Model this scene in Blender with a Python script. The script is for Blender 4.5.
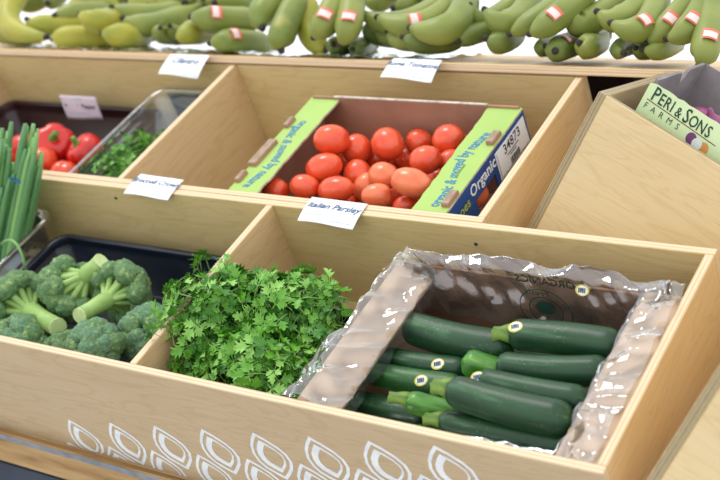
import bpy, bmesh, math, random
from mathutils import Vector, Matrix, noise
for o in list(bpy.data.objects): bpy.data.objects.remove(o)
SC = bpy.context.scene
COL = SC.collection
random.seed(7)

# ------------------------------------------------------------------ camera
FPX = 1298.69
cam_d = bpy.data.cameras.new('camera'); cam = bpy.data.objects.new('camera', cam_d); COL.objects.link(cam)
cam_d.sensor_width = 36.0; cam_d.sensor_fit = 'HORIZONTAL'; cam_d.lens = FPX * 36.0 / 720.0
cam_d.clip_start = 0.05; cam_d.clip_end = 200
right = Vector((0.82204875, 0.56941711, 0.0)); down = Vector((0.10353471, -0.14946965, -0.98333076)); fwd = Vector((-0.55992536, 0.80834583, -0.18182578))
up = -down
cam.matrix_world = Matrix(((right.x, up.x, -fwd.x, 1.25607), (right.y, up.y, -fwd.y, -1.23914), (right.z, up.z, -fwd.z, 1.30174), (0, 0, 0, 1)))
cam_d.dof.use_dof = True; cam_d.dof.focus_distance = 1.80; cam_d.dof.aperture_fstop = 65.0 / 14.5
SC.camera = cam

# ------------------------------------------------------------------ sky, sun, exposure
W = bpy.data.worlds.new('overcast_sky'); SC.world = W; W.use_nodes = True
nt = W.node_tree; bg = nt.nodes['Background']
tc = nt.nodes.new('ShaderNodeTexCoord'); sep = nt.nodes.new('ShaderNodeSeparateXYZ'); ramp = nt.nodes.new('ShaderNodeValToRGB')
nt.links.new(tc.outputs['Generated'], sep.inputs[0]); nt.links.new(sep.outputs['Z'], ramp.inputs[0]); nt.links.new(ramp.outputs[0], bg.inputs['Color'])
ramp.color_ramp.elements[0].position = 0.0; ramp.color_ramp.elements[0].color = (0.93, 0.96, 1.0, 1)
ramp.color_ramp.elements[1].position = 0.9; ramp.color_ramp.elements[1].color = (1.0, 1.0, 1.0, 1)
bg.inputs['Strength'].default_value = 1.3
sun_d = bpy.data.lights.new('sun', 'SUN'); sun_d.energy = 1.0; sun_d.angle = math.radians(18); sun_d.color = (1.0, 0.965, 0.91)
sun = bpy.data.objects.new('sun', sun_d); COL.objects.link(sun)
sun.rotation_euler = Vector((0.40, 0.06, -0.90)).to_track_quat('-Z', 'Y').to_euler(); sun.location = (-2, -0.3, 5)
SC.view_settings.view_transform = 'Standard'; SC.view_settings.look = 'None'; SC.view_settings.gamma = 1.0
SC.view_settings.use_curve_mapping = False; SC.view_settings.exposure = 0.22

# ------------------------------------------------------------------ helpers
TILT = math.radians(30.745444); CA, SA = math.cos(TILT), math.sin(TILT); Z0 = 0.80
def bw(x, s, n): return Vector((x, s * CA - n * SA, Z0 + s * SA + n * CA))   # tilted stand frame -> world
BX, BS, BN = Vector((1, 0, 0)), Vector((0, CA, SA)), Vector((0, -SA, CA))
def lin(c):
    c = [v / 255.0 for v in c]
    return tuple((v / 12.92 if v <= 0.04045 else ((v + 0.055) / 1.055) ** 2.4) for v in c) + (1.0,)
def mk(name, verts, faces, m=None, parent=None, smooth=False):
    me = bpy.data.meshes.new(name); me.from_pydata([tuple(v) for v in verts], [], faces); me.update()
    if smooth: me.shade_smooth()
    return ob(name, me, m, parent)
def ob(name, me, m=None, parent=None):
    o = bpy.data.objects.new(name, me); COL.objects.link(o)
    if m is not None and len(me.materials) == 0: me.materials.append(m)
    if parent is not None: put(o, parent)
    return o
def wloc(p):
    M = p.matrix_basis.copy()
    if p.parent is not None: M = wloc(p.parent) @ p.matrix_parent_inverse @ M
    return M
def put(o, p):
    o.parent = p; o.matrix_parent_inverse = wloc(p).inverted()
def tag(o, label, cat, group=None, kind=None):
    if label: o['label'] = label
    if cat: o['category'] = cat
    if group: o['group'] = group
    if kind: o['kind'] = kind
    return o
def thing(name, loc, label, cat, group=None):
    e = bpy.data.objects.new(name, None); COL.objects.link(e); e.location = loc; e.empty_display_size = 0.02
    return tag(e, label, cat, group)
def frame(o, u, v, w): return Matrix(((u.x, v.x, w.x, o.x), (u.y, v.y, w.y, o.y), (u.z, v.z, w.z, o.z), (0, 0, 0, 1)))
def box_me(name, lx, ly, lz, bev=0.0008):
    bm = bmesh.new(); bmesh.ops.create_cube(bm, size=1)
    for v in bm.verts: v.co = Vector(((v.co.x + .5) * lx, (v.co.y + .5) * ly, (v.co.z + .5) * lz))
    if bev: bmesh.ops.bevel(bm, geom=list(bm.edges), offset=bev, segments=1, affect='EDGES')
    me = bpy.data.meshes.new(name); bm.to_mesh(me); bm.free(); return me
def board(name, parent, o, u, v, w, lx, ly, lz, m, bev=0.0009):
    """box with local X=grain, Y=height, Z=thickness, placed at corner o along axes u,v,w"""
    b = ob(name, box_me(name, lx, ly, lz, bev), m); b.matrix_basis = frame(o, u, v, w)
    if parent is not None: put(b, parent)
    return b
def tube(pts, rad, seg=10, caps=True, shape=None):
    """returns verts, faces for a tube along pts"""
    V, F = [], []; n = len(pts); pts = [Vector(p) for p in pts]
    t0 = (pts[1] - pts[0]).normalized(); ref = Vector((0, 0, 1)) if abs(t0.z) < .9 else Vector((1, 0, 0))
    a = t0.cross(ref).normalized(); 
    for i in range(n):
        t = (pts[min(i + 1, n - 1)] - pts[max(i - 1, 0)]).normalized()
        a = (a - t * a.dot(t)).normalized(); b = t.cross(a)
        r = rad[i] if hasattr(rad, '__len__') else rad
        for k in range(seg):
            th = 2 * math.pi * k / seg; q = r * (shape(th) if shape else 1)
            V.append(pts[i] + a * (q * math.cos(th)) + b * (q * math.sin(th)))
    for i in range(n - 1):
        for k in range(seg):
            k2 = (k + 1) % seg; F.append((i * seg + k, i * seg + k2, (i + 1) * seg + k2, (i + 1) * seg + k))
    if caps:
        F.append(tuple(reversed(range(seg)))); F.append(tuple(range((n - 1) * seg, n * seg)))
    return V, F
def join(parts):
    V, F = [], []
    for v, f in parts:
        k = len(V); V += list(v); F += [tuple(i + k for i in q) for q in f]
    return V, F
def bez(a, c, b, t): return a * ((1 - t) ** 2) + c * (2 * t * (1 - t)) + b * (t * t)
TXT = {}
def text2d(s, size=1.0, bold=0.0, shear=0.0):
    key = (s, bold, shear)
    if key not in TXT:
        c = bpy.data.curves.new('t', 'FONT'); c.body = s; c.size = 1.0; c.offset = bold; c.shear = shear; c.align_x = 'CENTER'; c.align_y = 'CENTER'; c.resolution_u = 2
        o = bpy.data.objects.new('t', c); COL.objects.link(o)
        dg = bpy.context.evaluated_depsgraph_get(); me = bpy.data.meshes.new_from_object(o.evaluated_get(dg))
        V = [tuple(v.co) for v in me.vertices]; F = [tuple(p.vertices) for p in me.polygons]
        bpy.data.objects.remove(o); bpy.data.curves.remove(c); bpy.data.meshes.remove(me)
        TXT[key] = (V, F)
    V, F = TXT[key]
    return [(v[0] * size, v[1] * size) for v in V], F
def text_on(name, parent, m, s, size, fn, bold=0.0, shear=0.0, cx=0, cy=0, rot=0, wave=None, mirror=False):
    """write s on a surface fn(u, v) -> world point"""
    V, F = text2d(s, size, bold, shear); R = []
    for (x, y) in V:
        if wave: y += wave(x)
        if mirror: x = -x
        X = x * math.cos(rot) - y * math.sin(rot) + cx; Y = x * math.sin(rot) + y * math.cos(rot) + cy
        R.append(fn(X, Y))
    return mk(name, R, F, m, parent)

# ------------------------------------------------------------------ materials
def base(name):
    m = bpy.data.materials.new(name); m.use_nodes = True; n = m.node_tree
    return m, n, n.nodes['Principled BSDF'], (lambda t: n.nodes.new(t)), (lambda a, b: n.links.new(a, b))
def pm(name, c1, c2=None, scale=20, rough=0.5, bump=0.0, bscale=None, spec=0.5, sss=0, stretch=(1, 1, 1), c3=None, trans=0, coat=0, detail=4, lo=.35, hi=.65):
    m, n, p, N, Lk = base(name); c2 = c2 or c1
    tcn = N('ShaderNodeTexCoord'); mp = N('ShaderNodeMapping'); mp.inputs['Scale'].default_value = stretch; Lk(tcn.outputs['Object'], mp.inputs[0])
    nz = N('ShaderNodeTexNoise'); nz.inputs['Scale'].default_value = scale; nz.inputs['Detail'].default_value = detail; Lk(mp.outputs[0], nz.inputs['Vector'])
    r = N('ShaderNodeValToRGB'); Lk(nz.outputs['Fac'], r.inputs[0])
    r.color_ramp.elements[0].position = lo; r.color_ramp.elements[0].color = lin(c1); r.color_ramp.elements[1].position = hi; r.color_ramp.elements[1].color = lin(c2)
    if c3:
        e = r.color_ramp.elements.new(min(.98, hi + .12)); e.color = lin(c3)
    Lk(r.outputs[0], p.inputs['Base Color']); p.inputs['Roughness'].default_value = rough; p.inputs['Specular IOR Level'].default_value = spec
    if sss: p.inputs['Subsurface Weight'].default_value = sss; p.inputs['Subsurface Radius'].default_value = (.006, .004, .002); p.inputs['Subsurface Scale'].default_value = 1.0
    if coat: p.inputs['Coat Weight'].default_value = coat; p.inputs['Coat Roughness'].default_value = .12
    if bump:
        b = N('ShaderNodeBump'); b.inputs['Strength'].default_value = bump; b.inputs['Distance'].default_value = .002
        nb = N('ShaderNodeTexNoise'); nb.inputs['Scale'].default_value = bscale or scale; Lk(mp.outputs[0], nb.inputs['Vector']); Lk(nb.outputs['Fac'], b.inputs['Height']); Lk(b.outputs[0], p.inputs['Normal'])
    return m
def plywood(name, face, dark, edge, edge_dark, seed=0, rough=.5):
    """birch plywood: veneer grain along local X on the broad faces, plies along local Z on the edges"""
    m, n, p, N, Lk = base(name)
    tcn = N('ShaderNodeTexCoord')
    mp = N('ShaderNodeMapping'); mp.inputs['Scale'].default_value = (1.6, 9, 9); mp.inputs['Location'].default_value = (seed, seed * 1.7, 0); Lk(tcn.outputs['Object'], mp.inputs[0])
    nz = N('ShaderNodeTexNoise'); nz.inputs['Scale'].default_value = 2.2; nz.inputs['Detail'].default_value = 5; nz.inputs['Distortion'].default_value = 1.2; Lk(mp.outputs[0], nz.inputs['Vector'])
    wv = N('ShaderNodeMath'); wv.operation = 'MULTIPLY'; wv.inputs[1].default_value = 46; Lk(nz.outputs['Fac'], wv.inputs[0])
    sn = N('ShaderNodeMath'); sn.operation = 'SINE'; Lk(wv.outputs[0], sn.inputs[0])
    pw = N('ShaderNodeMath'); pw.operation = 'MULTIPLY_ADD'; pw.inputs[1].default_value = .5; pw.inputs[2].default_value = .5; Lk(sn.outputs[0], pw.inputs[0])
    p4 = N('ShaderNodeMath'); p4.operation = 'POWER'; p4.inputs[1].default_value = 5; Lk(pw.outputs[0], p4.inputs[0])
    mp2 = N('ShaderNodeMapping'); mp2.inputs['Scale'].default_value = (4, 120, 120); mp2.inputs['Location'].default_value = (seed, 0, 0); Lk(tcn.outputs['Object'], mp2.inputs[0])
    fz = N('ShaderNodeTexNoise'); fz.inputs['Scale'].default_value = 2; fz.inputs['Detail'].default_value = 6; Lk(mp2.outputs[0], fz.inputs['Vector'])
    mp3 = N('ShaderNodeMapping'); mp3.inputs['Scale'].default_value = (2, 5, 5); mp3.inputs['Location'].default_value = (seed * 3, 0, 0); Lk(tcn.outputs['Object'], mp3.inputs[0])
    bz = N('ShaderNodeTexNoise'); bz.inputs['Scale'].default_value = 1.5; Lk(mp3.outputs[0], bz.inputs['Vector'])
    a1 = N('ShaderNodeMath'); a1.operation = 'MULTIPLY_ADD'; a1.inputs[1].default_value = .24; Lk(p4.outputs[0], a1.inputs[0])
    f1 = N('ShaderNodeMath'); f1.operation = 'MULTIPLY'; f1.inputs[1].default_value = .55; Lk(fz.outputs['Fac'], f1.inputs[0]); Lk(f1.outputs[0], a1.inputs[2])
    a2 = N('ShaderNodeMath'); a2.operation = 'MULTIPLY_ADD'; a2.inputs[1].default_value = .5; Lk(bz.outputs['Fac'], a2.inputs[0]); Lk(a1.outputs[0], a2.inputs[2])
    a3 = N('ShaderNodeMath'); a3.operation = 'SUBTRACT'; a3.inputs[1].default_value = .22; a3.use_clamp = True; Lk(a2.outputs[0], a3.inputs[0])
    mx = N('ShaderNodeMixRGB'); mx.inputs[1].default_value = lin(face); mx.inputs[2].default_value = lin(dark); Lk(a3.outputs[0], mx.inputs[0])
    # small dark knots / flecks
    vo = N('ShaderNodeTexVoronoi'); vo.inputs['Scale'].default_value = 7; mp4 = N('ShaderNodeMapping'); mp4.inputs['Scale'].default_value = (.5, 1.6, 1.6); mp4.inputs['Location'].default_value = (seed, seed, 0)
    Lk(tcn.outputs['Object'], mp4.inputs[0]); Lk(mp4.outputs[0], vo.inputs['Vector'])
    kn = N('ShaderNodeMath'); kn.operation = 'LESS_THAN'; kn.inputs[1].default_value = .022; Lk(vo.outputs['Distance'], kn.inputs[0])
    k2 = N('ShaderNodeMath'); k2.operation = 'MULTIPLY'; k2.inputs[1].default_value = .5; Lk(kn.outputs[0], k2.inputs[0])
    mk_ = N('ShaderNodeMixRGB'); mk_.inputs[2].default_value = lin((95, 72, 48)); Lk(k2.outputs[0], mk_.inputs[0]); Lk(mx.outputs[0], mk_.inputs[1])
    # edge plies
    sp = N('ShaderNodeSeparateXYZ'); Lk(tcn.outputs['Object'], sp.inputs[0])
    zz = N('ShaderNodeMath'); zz.operation = 'MULTIPLY'; zz.inputs[1].default_value = 2 * math.pi / .0050; Lk(sp.outputs['Z'], zz.inputs[0])
    zs = N('ShaderNodeMath'); zs.operation = 'SINE'; Lk(zz.outputs[0], zs.inputs[0])
    zr = N('ShaderNodeMath'); zr.operation = 'GREATER_THAN'; zr.inputs[1].default_value = .35; Lk(zs.outputs[0], zr.inputs[0])
    ze = N('ShaderNodeMath'); ze.operation = 'MULTIPLY'; Lk(zr.outputs[0], ze.inputs[0]); Lk(fz.outputs['Fac'], ze.inputs[1])
    me_ = N('ShaderNodeMixRGB'); me_.inputs[1].default_value = lin(edge); me_.inputs[2].default_value = lin(edge_dark); Lk(ze.outputs[0], me_.inputs[0])
    sn2 = N('ShaderNodeSeparateXYZ'); Lk(tcn.outputs['Normal'], sn2.inputs[0])
    ab = N('ShaderNodeMath'); ab.operation = 'ABSOLUTE'; Lk(sn2.outputs['Z'], ab.inputs[0])
    gt = N('ShaderNodeMath'); gt.operation = 'GREATER_THAN'; gt.inputs[1].default_value = .5; Lk(ab.outputs[0], gt.inputs[0])
    fin = N('ShaderNodeMixRGB'); Lk(gt.outputs[0], fin.inputs[0]); Lk(me_.outputs[0], fin.inputs[1]); Lk(mk_.outputs[0], fin.inputs[2])
    Lk(fin.outputs[0], p.inputs['Base Color']); p.inputs['Roughness'].default_value = rough; p.inputs['Specular IOR Level'].default_value = .4
    b = N('ShaderNodeBump'); b.inputs['Strength'].default_value = .12; b.inputs['Distance'].default_value = .001; Lk(fz.outputs['Fac'], b.inputs['Height']); Lk(b.outputs[0], p.inputs['Normal'])
    return m
def plastic_film(name, tint=(1, 1, 1), dens=.03, gl=.5):
    m, n, p, N, Lk = base(name); n.nodes.remove(p); out = n.nodes['Material Output']
    tr = N('ShaderNodeBsdfTransparent'); tr.inputs[0].default_value = (.985 * tint[0], .985 * tint[1], .985 * tint[2], 1)
    g = N('ShaderNodeBsdfGlossy'); g.inputs['Roughness'].default_value = .045; g.inputs[0].default_value = (.94, .97, 1, 1)
    d = N('ShaderNodeBsdfDiffuse'); d.inputs[0].default_value = (.9, .93, .97, 1)
    lw = N('ShaderNodeFresnel'); lw.inputs[0].default_value = 1.5
    mu = N('ShaderNodeMath'); mu.operation = 'MULTIPLY_ADD'; mu.inputs[1].default_value = gl * 6.2; mu.inputs[2].default_value = .0; mu.use_clamp = True; Lk(lw.outputs[0], mu.inputs[0])
    m1 = N('ShaderNodeMixShader'); m1.inputs[0].default_value = dens; Lk(tr.outputs[0], m1.inputs[1]); Lk(d.outputs[0], m1.inputs[2])
    m2 = N('ShaderNodeMixShader'); Lk(mu.outputs[0], m2.inputs[0]); Lk(m1.outputs[0], m2.inputs[1]); Lk(g.outputs[0], m2.inputs[2])
    Lk(m2.outputs[0], out.inputs[0]); return m
PLY = plywood('birch_plywood', (202, 182, 150), (172, 147, 112), (216, 194, 162), (176, 142, 106), 0)
PLY2 = plywood('birch_plywood_b', (220, 200, 148), (188, 162, 104), (216, 194, 160), (176, 142, 106), 3.3)
PLY3 = plywood('birch_plywood_warm', (220, 192, 148), (190, 152, 102), (218, 194, 160), (172, 136, 98), 6.1)
PLYE = plywood('birch_plywood_weathered', (222, 202, 160), (194, 166, 118), (166, 150, 116), (92, 82, 62), 9.7)
M_RAIL = pm('weathered_rail_wood', (196, 164, 116), (168, 132, 86), 14, .7, .4, 60, stretch=(.5, 3, 3), c3=(92, 74, 58), lo=.38, hi=.62)
M_BEAD = pm('stained_wood_bead', (150, 112, 58), (128, 92, 46), 20, .5, stretch=(.3, 4, 4))
M_STEEL = pm('grey_metal_strip', (150, 158, 168), (120, 128, 140), 30, .45)
M_SKIRT = pm('dark_blue_skirt', (58, 68, 84), (48, 56, 72), 10, .8)
M_VOID = pm('dark_maroon_panel', (52, 26, 34), (40, 20, 28), 8, .6)  # dark colour stands in for shade in the void under the shelf
M_GROUND = pm('ground_concrete', (196, 193, 188), (178, 175, 170), 3, .9)
M_SCREW = pm('dark_screw', (52, 64, 84), (38, 44, 56), 200, .4)
M_PAINT = pm('white_leaf_paint', (238, 243, 248), (222, 229, 238), 60, .6)
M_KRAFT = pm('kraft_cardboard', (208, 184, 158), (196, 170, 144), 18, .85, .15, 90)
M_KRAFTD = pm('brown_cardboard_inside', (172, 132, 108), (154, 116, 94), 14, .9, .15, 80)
M_EDGE = pm('torn_cardboard_edge', (206, 196, 184), (170, 158, 146), 90, .9)
M_TAB = pm('brown_cardboard_tab', (168, 148, 128), (140, 118, 100), 60, .9)
M_GREEN = pm('lime_printed_card', (158, 190, 98), (150, 182, 92), 10, .65)
M_BLUE = pm('blue_printed_card', (28, 76, 146), (22, 66, 132), 12, .55)
M_BLUETX = pm('blue_ink', (34, 122, 170), None, 10, .6)
M_WHITE = pm('white_card', (240, 243, 248), (234, 238, 246), 10, .6)
M_LILAC = pm('pale_lilac_card', (214, 206, 218), (204, 196, 210), 10, .6)
M_INK = pm('navy_ink', (8, 66, 116), None, 10, .6)
M_INKL = pm('pale_blue_ink', (150, 176, 206), None, 10, .6)
M_BLACKI = pm('black_ink', (44, 46, 50), None, 10, .6)
M_YELTX = pm('yellow_green_ink', (176, 196, 52), None, 10, .6)
M_DKGTX = pm('dark_green_ink', (28, 60, 50), None, 10, .6)
M_MAROON = pm('maroon_ink', (98, 34, 44), None, 10, .6)
M_PALEG = pm('pale_green_box_print', (206, 226, 178), (196, 218, 168), 8, .65)
M_GREYC = pm('grey_box_inside', (142, 137, 138), (124, 118, 120), 30, .9, .15, 90)
M_TRAY = pm('black_plastic_tray', (22, 28, 42), (17, 22, 34), 30, .26)
M_TRAYR = pm('dark_maroon_plastic_tray', (44, 16, 24), (34, 14, 20), 14, .30)
M_FILM = plastic_film('clear_plastic_film')
M_ACR = plastic_film('clear_plastic_container', (.97, .99, 1), .05, .45)
M_SHEET = plastic_film('white_blue_plastic_sheet', (.93, .96, 1), .40, .5)
M_ZUC = pm('zucchini_skin', (28, 68, 30), (44, 92, 44), 26, .36, .05, 200, spec=.38, stretch=(.35, 2.2, 2.2), c3=(92, 132, 82), lo=.30, hi=.58)
M_ZUCD = pm('dark_zucchini_skin', (22, 52, 32), (36, 74, 44), 26, .38, .08, 200, spec=.38, stretch=(.35, 2.2, 2.2), c3=(76, 110, 80), lo=.30, hi=.58)
M_ZUCL = pm('bright_zucchini_skin', (50, 108, 32), (82, 142, 48), 34, .30, .05, 200, stretch=(.5, 2, 2), c3=(140, 180, 92), lo=.36, hi=.62)
def specks(m, col, scale, thr, noise_scale=9, amount=.8):
    n = m.node_tree; p = n.nodes['Principled BSDF']; src = p.inputs['Base Color'].links[0].from_socket; N = n.nodes.new; Lk = n.links.new
    tcn = N('ShaderNodeTexCoord'); vo = N('ShaderNodeTexVoronoi'); vo.inputs['Scale'].default_value = scale; Lk(tcn.outputs['Object'], vo.inputs['Vector'])
    lt = N('ShaderNodeMath'); lt.operation = 'LESS_THAN'; lt.inputs[1].default_value = thr; Lk(vo.outputs['Distance'], lt.inputs[0])
    nz = N('ShaderNodeTexNoise'); nz.inputs['Scale'].default_value = noise_scale; Lk(tcn.outputs['Object'], nz.inputs['Vector'])
    mr = N('ShaderNodeMapRange'); mr.inputs[1].default_value = .42; mr.inputs[2].default_value = .62; mr.inputs[4].default_value = amount; Lk(nz.outputs['Fac'], mr.inputs[0])
    mu = N('ShaderNodeMath'); mu.operation = 'MULTIPLY'; Lk(lt.outputs[0], mu.inputs[0]); Lk(mr.outputs[0], mu.inputs[1])
    mx = N('ShaderNodeMixRGB'); mx.inputs[2].default_value = lin(col); Lk(mu.outputs[0], mx.inputs[0]); Lk(src, mx.inputs[1]); Lk(mx.outputs[0], p.inputs['Base Color'])
for _m in (M_ZUC, M_ZUCD, M_ZUCL): specks(_m, (140, 168, 120), 190, .16, 22, .5)
M_ZSTEM = pm('zucchini_stem', (122, 152, 62), (84, 118, 46), 60, .55, .3, 120, stretch=(.4, 2, 2))
M_STICK = pm('cream_label', (236, 234, 212), (228, 228, 206), 10, .4)
M_STICKY = pm('yellow_label', (216, 206, 92), None, 10, .4)
M_TOM = pm('tomato_skin', (218, 72, 38), (228, 92, 52), 1.6, .24, spec=.6, detail=2)
M_TOM2 = pm('orange_red_tomato_skin', (226, 108, 66), (232, 126, 82), 1.6, .24, spec=.6, detail=2)
M_SCAR = pm('tomato_scar', (196, 150, 84), (150, 110, 60), 100, .7)
M_PEP = pm('red_pepper_skin', (206, 34, 24), (190, 22, 20), 8, .16, spec=.6)
M_PEPO = pm('orange_red_pepper_skin', (222, 74, 36), (212, 52, 26), 8, .18, spec=.6)
M_PSTEM = pm('pepper_stem', (104, 146, 62), (84, 120, 48), 60, .5)
M_BAN = pm('banana_green_skin', (132, 142, 68), (110, 126, 54), 11, .42, stretch=(1, 1, 1), spec=.4, c3=(158, 152, 80), lo=.4, hi=.66)
M_BANY = pm('banana_yellow_green_skin', (164, 160, 56), (134, 142, 50), 11, .42, spec=.4, c3=(182, 162, 78), lo=.4, hi=.66)
M_BAND = pm('banana_deep_green_skin', (90, 108, 48), (112, 126, 58), 11, .45, spec=.4)
M_BTIP = pm('banana_tip', (34, 30, 36), (58, 48, 40), 120, .8)
M_BCROWN = pm('banana_crown', (120, 132, 60), (92, 92, 52), 60, .6)
M_BSTK = pm('red_banana_label', (218, 104, 82), None, 10, .45)
M_BSTKW = pm('white_banana_label', (228, 206, 202), None, 10, .45)
M_LEAF = pm('parsley_leaf', (74, 138, 32), (106, 168, 48), 30, .38, spec=.45, lo=.3, hi=.7)
M_LEAF2 = pm('pale_parsley_leaf', (114, 172, 66), (144, 194, 96), 30, .42, spec=.45, lo=.3, hi=.7)
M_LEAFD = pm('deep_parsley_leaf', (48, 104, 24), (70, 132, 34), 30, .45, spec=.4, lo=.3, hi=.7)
M_PETI = pm('parsley_stem', (134, 178, 88), (110, 156, 66), 40, .5)
def broc_mat(name, c1, c2, c3):
    m, n, p, N, Lk = base(name); tcn = N('ShaderNodeTexCoord')
    vo = N('ShaderNodeTexVoronoi'); vo.inputs['Scale'].default_value = 11; Lk(tcn.outputs['Object'], vo.inputs['Vector'])
    nz = N('ShaderNodeTexNoise'); nz.inputs['Scale'].default_value = 2.2; Lk(tcn.outputs['Object'], nz.inputs['Vector'])
    r = N('ShaderNodeValToRGB'); r.color_ramp.elements[0].position = .1; r.color_ramp.elements[0].color = lin(c2); r.color_ramp.elements[1].position = .62; r.color_ramp.elements[1].color = lin(c1); Lk(vo.outputs['Distance'], r.inputs[0])
    r2 = N('ShaderNodeMapRange'); r2.inputs[1].default_value = .5; r2.inputs[2].default_value = .75; Lk(nz.outputs['Fac'], r2.inputs[0])
    mx = N('ShaderNodeMixRGB'); mx.inputs[2].default_value = lin(c3); Lk(r2.outputs[0], mx.inputs[0]); Lk(r.outputs[0], mx.inputs[1]); Lk(mx.outputs[0], p.inputs['Base Color'])
    p.inputs['Roughness'].default_value = .7; b = N('ShaderNodeBump'); b.invert = True; b.inputs['Strength'].default_value = .9; b.inputs['Distance'].default_value = .0022; Lk(vo.outputs['Distance'], b.inputs['Height']); Lk(b.outputs[0], p.inputs['Normal'])
    return m
M_BROC = broc_mat('broccoli_floret', (80, 122, 80), (132, 168, 112), (162, 186, 108))
M_BROC2 = broc_mat('bluish_broccoli_floret', (84, 128, 98), (138, 176, 134), (150, 182, 116))
M_BSTALK = pm('broccoli_stalk', (158, 190, 112), (134, 170, 90), 30, .5, .1)
M_BCUT = pm('broccoli_cut_end', (198, 216, 158), (180, 202, 136), 60, .6)
M_SCAL = pm('scallion_green', (112, 162, 92), (150, 190, 122), 16, .4, stretch=(1, 1, .3), c3=(160, 190, 130), lo=.3, hi=.7)
M_SCALD = pm('deep_scallion_green', (78, 130, 82), (108, 158, 98), 16, .4, stretch=(1, 1, .3), lo=.3, hi=.7)
M_BANDB = pm('blue_rubber_band', (36, 104, 178), None, 10, .5)
M_ONION = pm('red_onion_skin', (122, 44, 92), (158, 84, 130), 24, .35, stretch=(1, 1, .3))
M_DISC = [pm('purple_onion_print', (112, 58, 110)), pm('white_onion_print', (214, 224, 226)), pm('amber_onion_print', (206, 146, 74))]

# ------------------------------------------------------------------ setting
g = mk('floor', [(-8, -8, 0), (8, -8, 0), (8, 8, 0), (-8, 8, 0)], [(0, 1, 2, 3)], M_GROUND); g['kind'] = 'structure'; g['label'] = 'grey concrete ground under the produce stand'

# ------------------------------------------------------------------ produce stand
T = 0.0126; XL = -1.42; XR = 0.715; D1 = 0.37; SU = 0.7508; FL = -0.185
stand = thing('produce_stand', (-0.3, 0.4, 0), 'tiered birch plywood produce stand with two rows of tilted open bins', 'display stand')
fb = board('front_board', stand, bw(XL, T, -0.26), BX, BN, -BS, XR - XL, 0.26, T, PLY)
board('middle_board', stand, bw(XL, D1 + T, -0.235), BX, BN, -BS, XR - XL, 0.235, T, PLY2)
board('upper_front_board', stand, bw(XL, D1 + 2 * T + .0002, -0.2), BX, BN, -BS, 0.3765 - XL, 0.2, T - .0002, PLY3)
board('back_board', stand, bw(XL, SU + T, -0.2), BX, BN, -BS, 0.3765 - XL, 0.197, T, PLY2)
board('bin_floor', stand, bw(XL, T, FL - .012), BX, BS, BN, XR - T - XL, D1 - T, .012, PLY2)
board('bin_floor', stand, bw(XL, D1 + 2 * T, FL - .012), BX, BS, BN, 0.3765 - XL, SU - D1 - 2 * T, .012, PLY2)
ep = board('end_panel', stand, bw(XR - T, T, -0.26), BS, BN, BX, D1 - T, 0.26, T, PLY3)
for x in (0.0, -0.76):
    board('divider', stand, bw(x, T, FL), BS, BN, BX, D1 - T, -FL - .0005, T, PLY3)
board('end_panel', stand, bw(XL, T, -.26), BS, BN, BX, D1 - T, .26, T, PLY3)
for x in (0.3639, -0.344, -1.045, XL):
    board('divider', stand, bw(x, D1 + 2 * T, FL), BS, BN, BX, SU - D1 - 2 * T, -FL - .0005, T, PLY3)
shf = board('banana_shelf', stand, Vector((XL, 0.640, 1.1852)), BX, Vector((0, 1, 0)), Vector((0, 0, 1)), 0.66 - XL, 0.36, 0.0125, PLY3)
board('rear_panel', stand, Vector((XL, 0.99, 0.10)), BX, Vector((0, 0, 1)), Vector((0, -1, 0)), 0.66 - XL, 1.085, 0.012, M_VOID)  # added sheet, keeps bright background from leaking through under the shelf
board('inner_panel', stand, Vector((0.40, 0.80, 0.40)), BX, Vector((0, 0, 1)), Vector((0, -1, 0)), 0.25, 0.78, 0.012, M_VOID)  # added dark sheet, paints the shaded void right of the upper divider
# base rail, bead and metal strip below the front board
board('base_rail', stand, bw(XL, 0.0, -0.294), BX, BN, -BS, XR - XL, 0.068, 0.020, M_RAIL)
board('metal_strip', stand, bw(XL, -0.0195, -0.2272), BX, BN, -BS, XR - XL, 0.012, 0.0016, M_STEEL, .0003)
v, f = tube([bw(XL, -.0056, -.2295), bw(XR, -.0056, -.2295)], .0050, 10); mk('wood_bead', v, f, M_BEAD, stand, True)
board('skirt', stand, Vector((XL, 0.150, 0.0)), BX, Vector((0, 0, 1)), Vector((0, -1, 0)), XR - XL, 0.53, 0.01, M_SKIRT)
board('side_skirt', stand, Vector((XR - .02, 0.16, 0.0)), Vector((0, 1, 0)), Vector((0, 0, 1)), BX, 0.80, 0.52, 0.01, M_SKIRT)
for (x, n) in ((0.3658, -0.0302), (-0.3391, -0.0243)):
    v, f = tube([bw(x, D1 - .0012, n), bw(x, D1 + .001, n)], .0028, 10); mk('screw_head', v, f, M_SCREW, stand)
# painted white leaf motifs on the front board: outline ring and inner leaf
OUT = [(0, 0), (.017, -.008), (.034, -.019), (.045, -.031), (.0485, -.046), (.043, -.062), (.033, -.076), (.0225, -.0885), (.006, -.081), (-.008, -.0735), (-.017, -.062), (-.0205, -.047), (-.0175, -.030), (-.0095, -.014)]
CEN = (.0125, -.0445)
def ring(o, k_out, k_in, tip, sh=(0, 0)):
    V, F = [], []; n = len(OUT)
    for kk, dx in ((k_out, (0, 0)), (k_in, sh)):
        for (x, y) in OUT:
            px = CEN[0] + (x - CEN[0]) * kk + dx[0] + tip[0]; py = CEN[1] + (y - CEN[1]) * kk + dx[1] + tip[1]
            V.append((px, max(py, -.2225)))
    for i in range(n):
        j = (i + 1) % n; F.append((i, j, n + j, n + i))
    F = [q for q in F if not all(V[i][1] <= -.2224 for i in q)]
    return [bw(x, -.0003, y) for x, y in V], F
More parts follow.
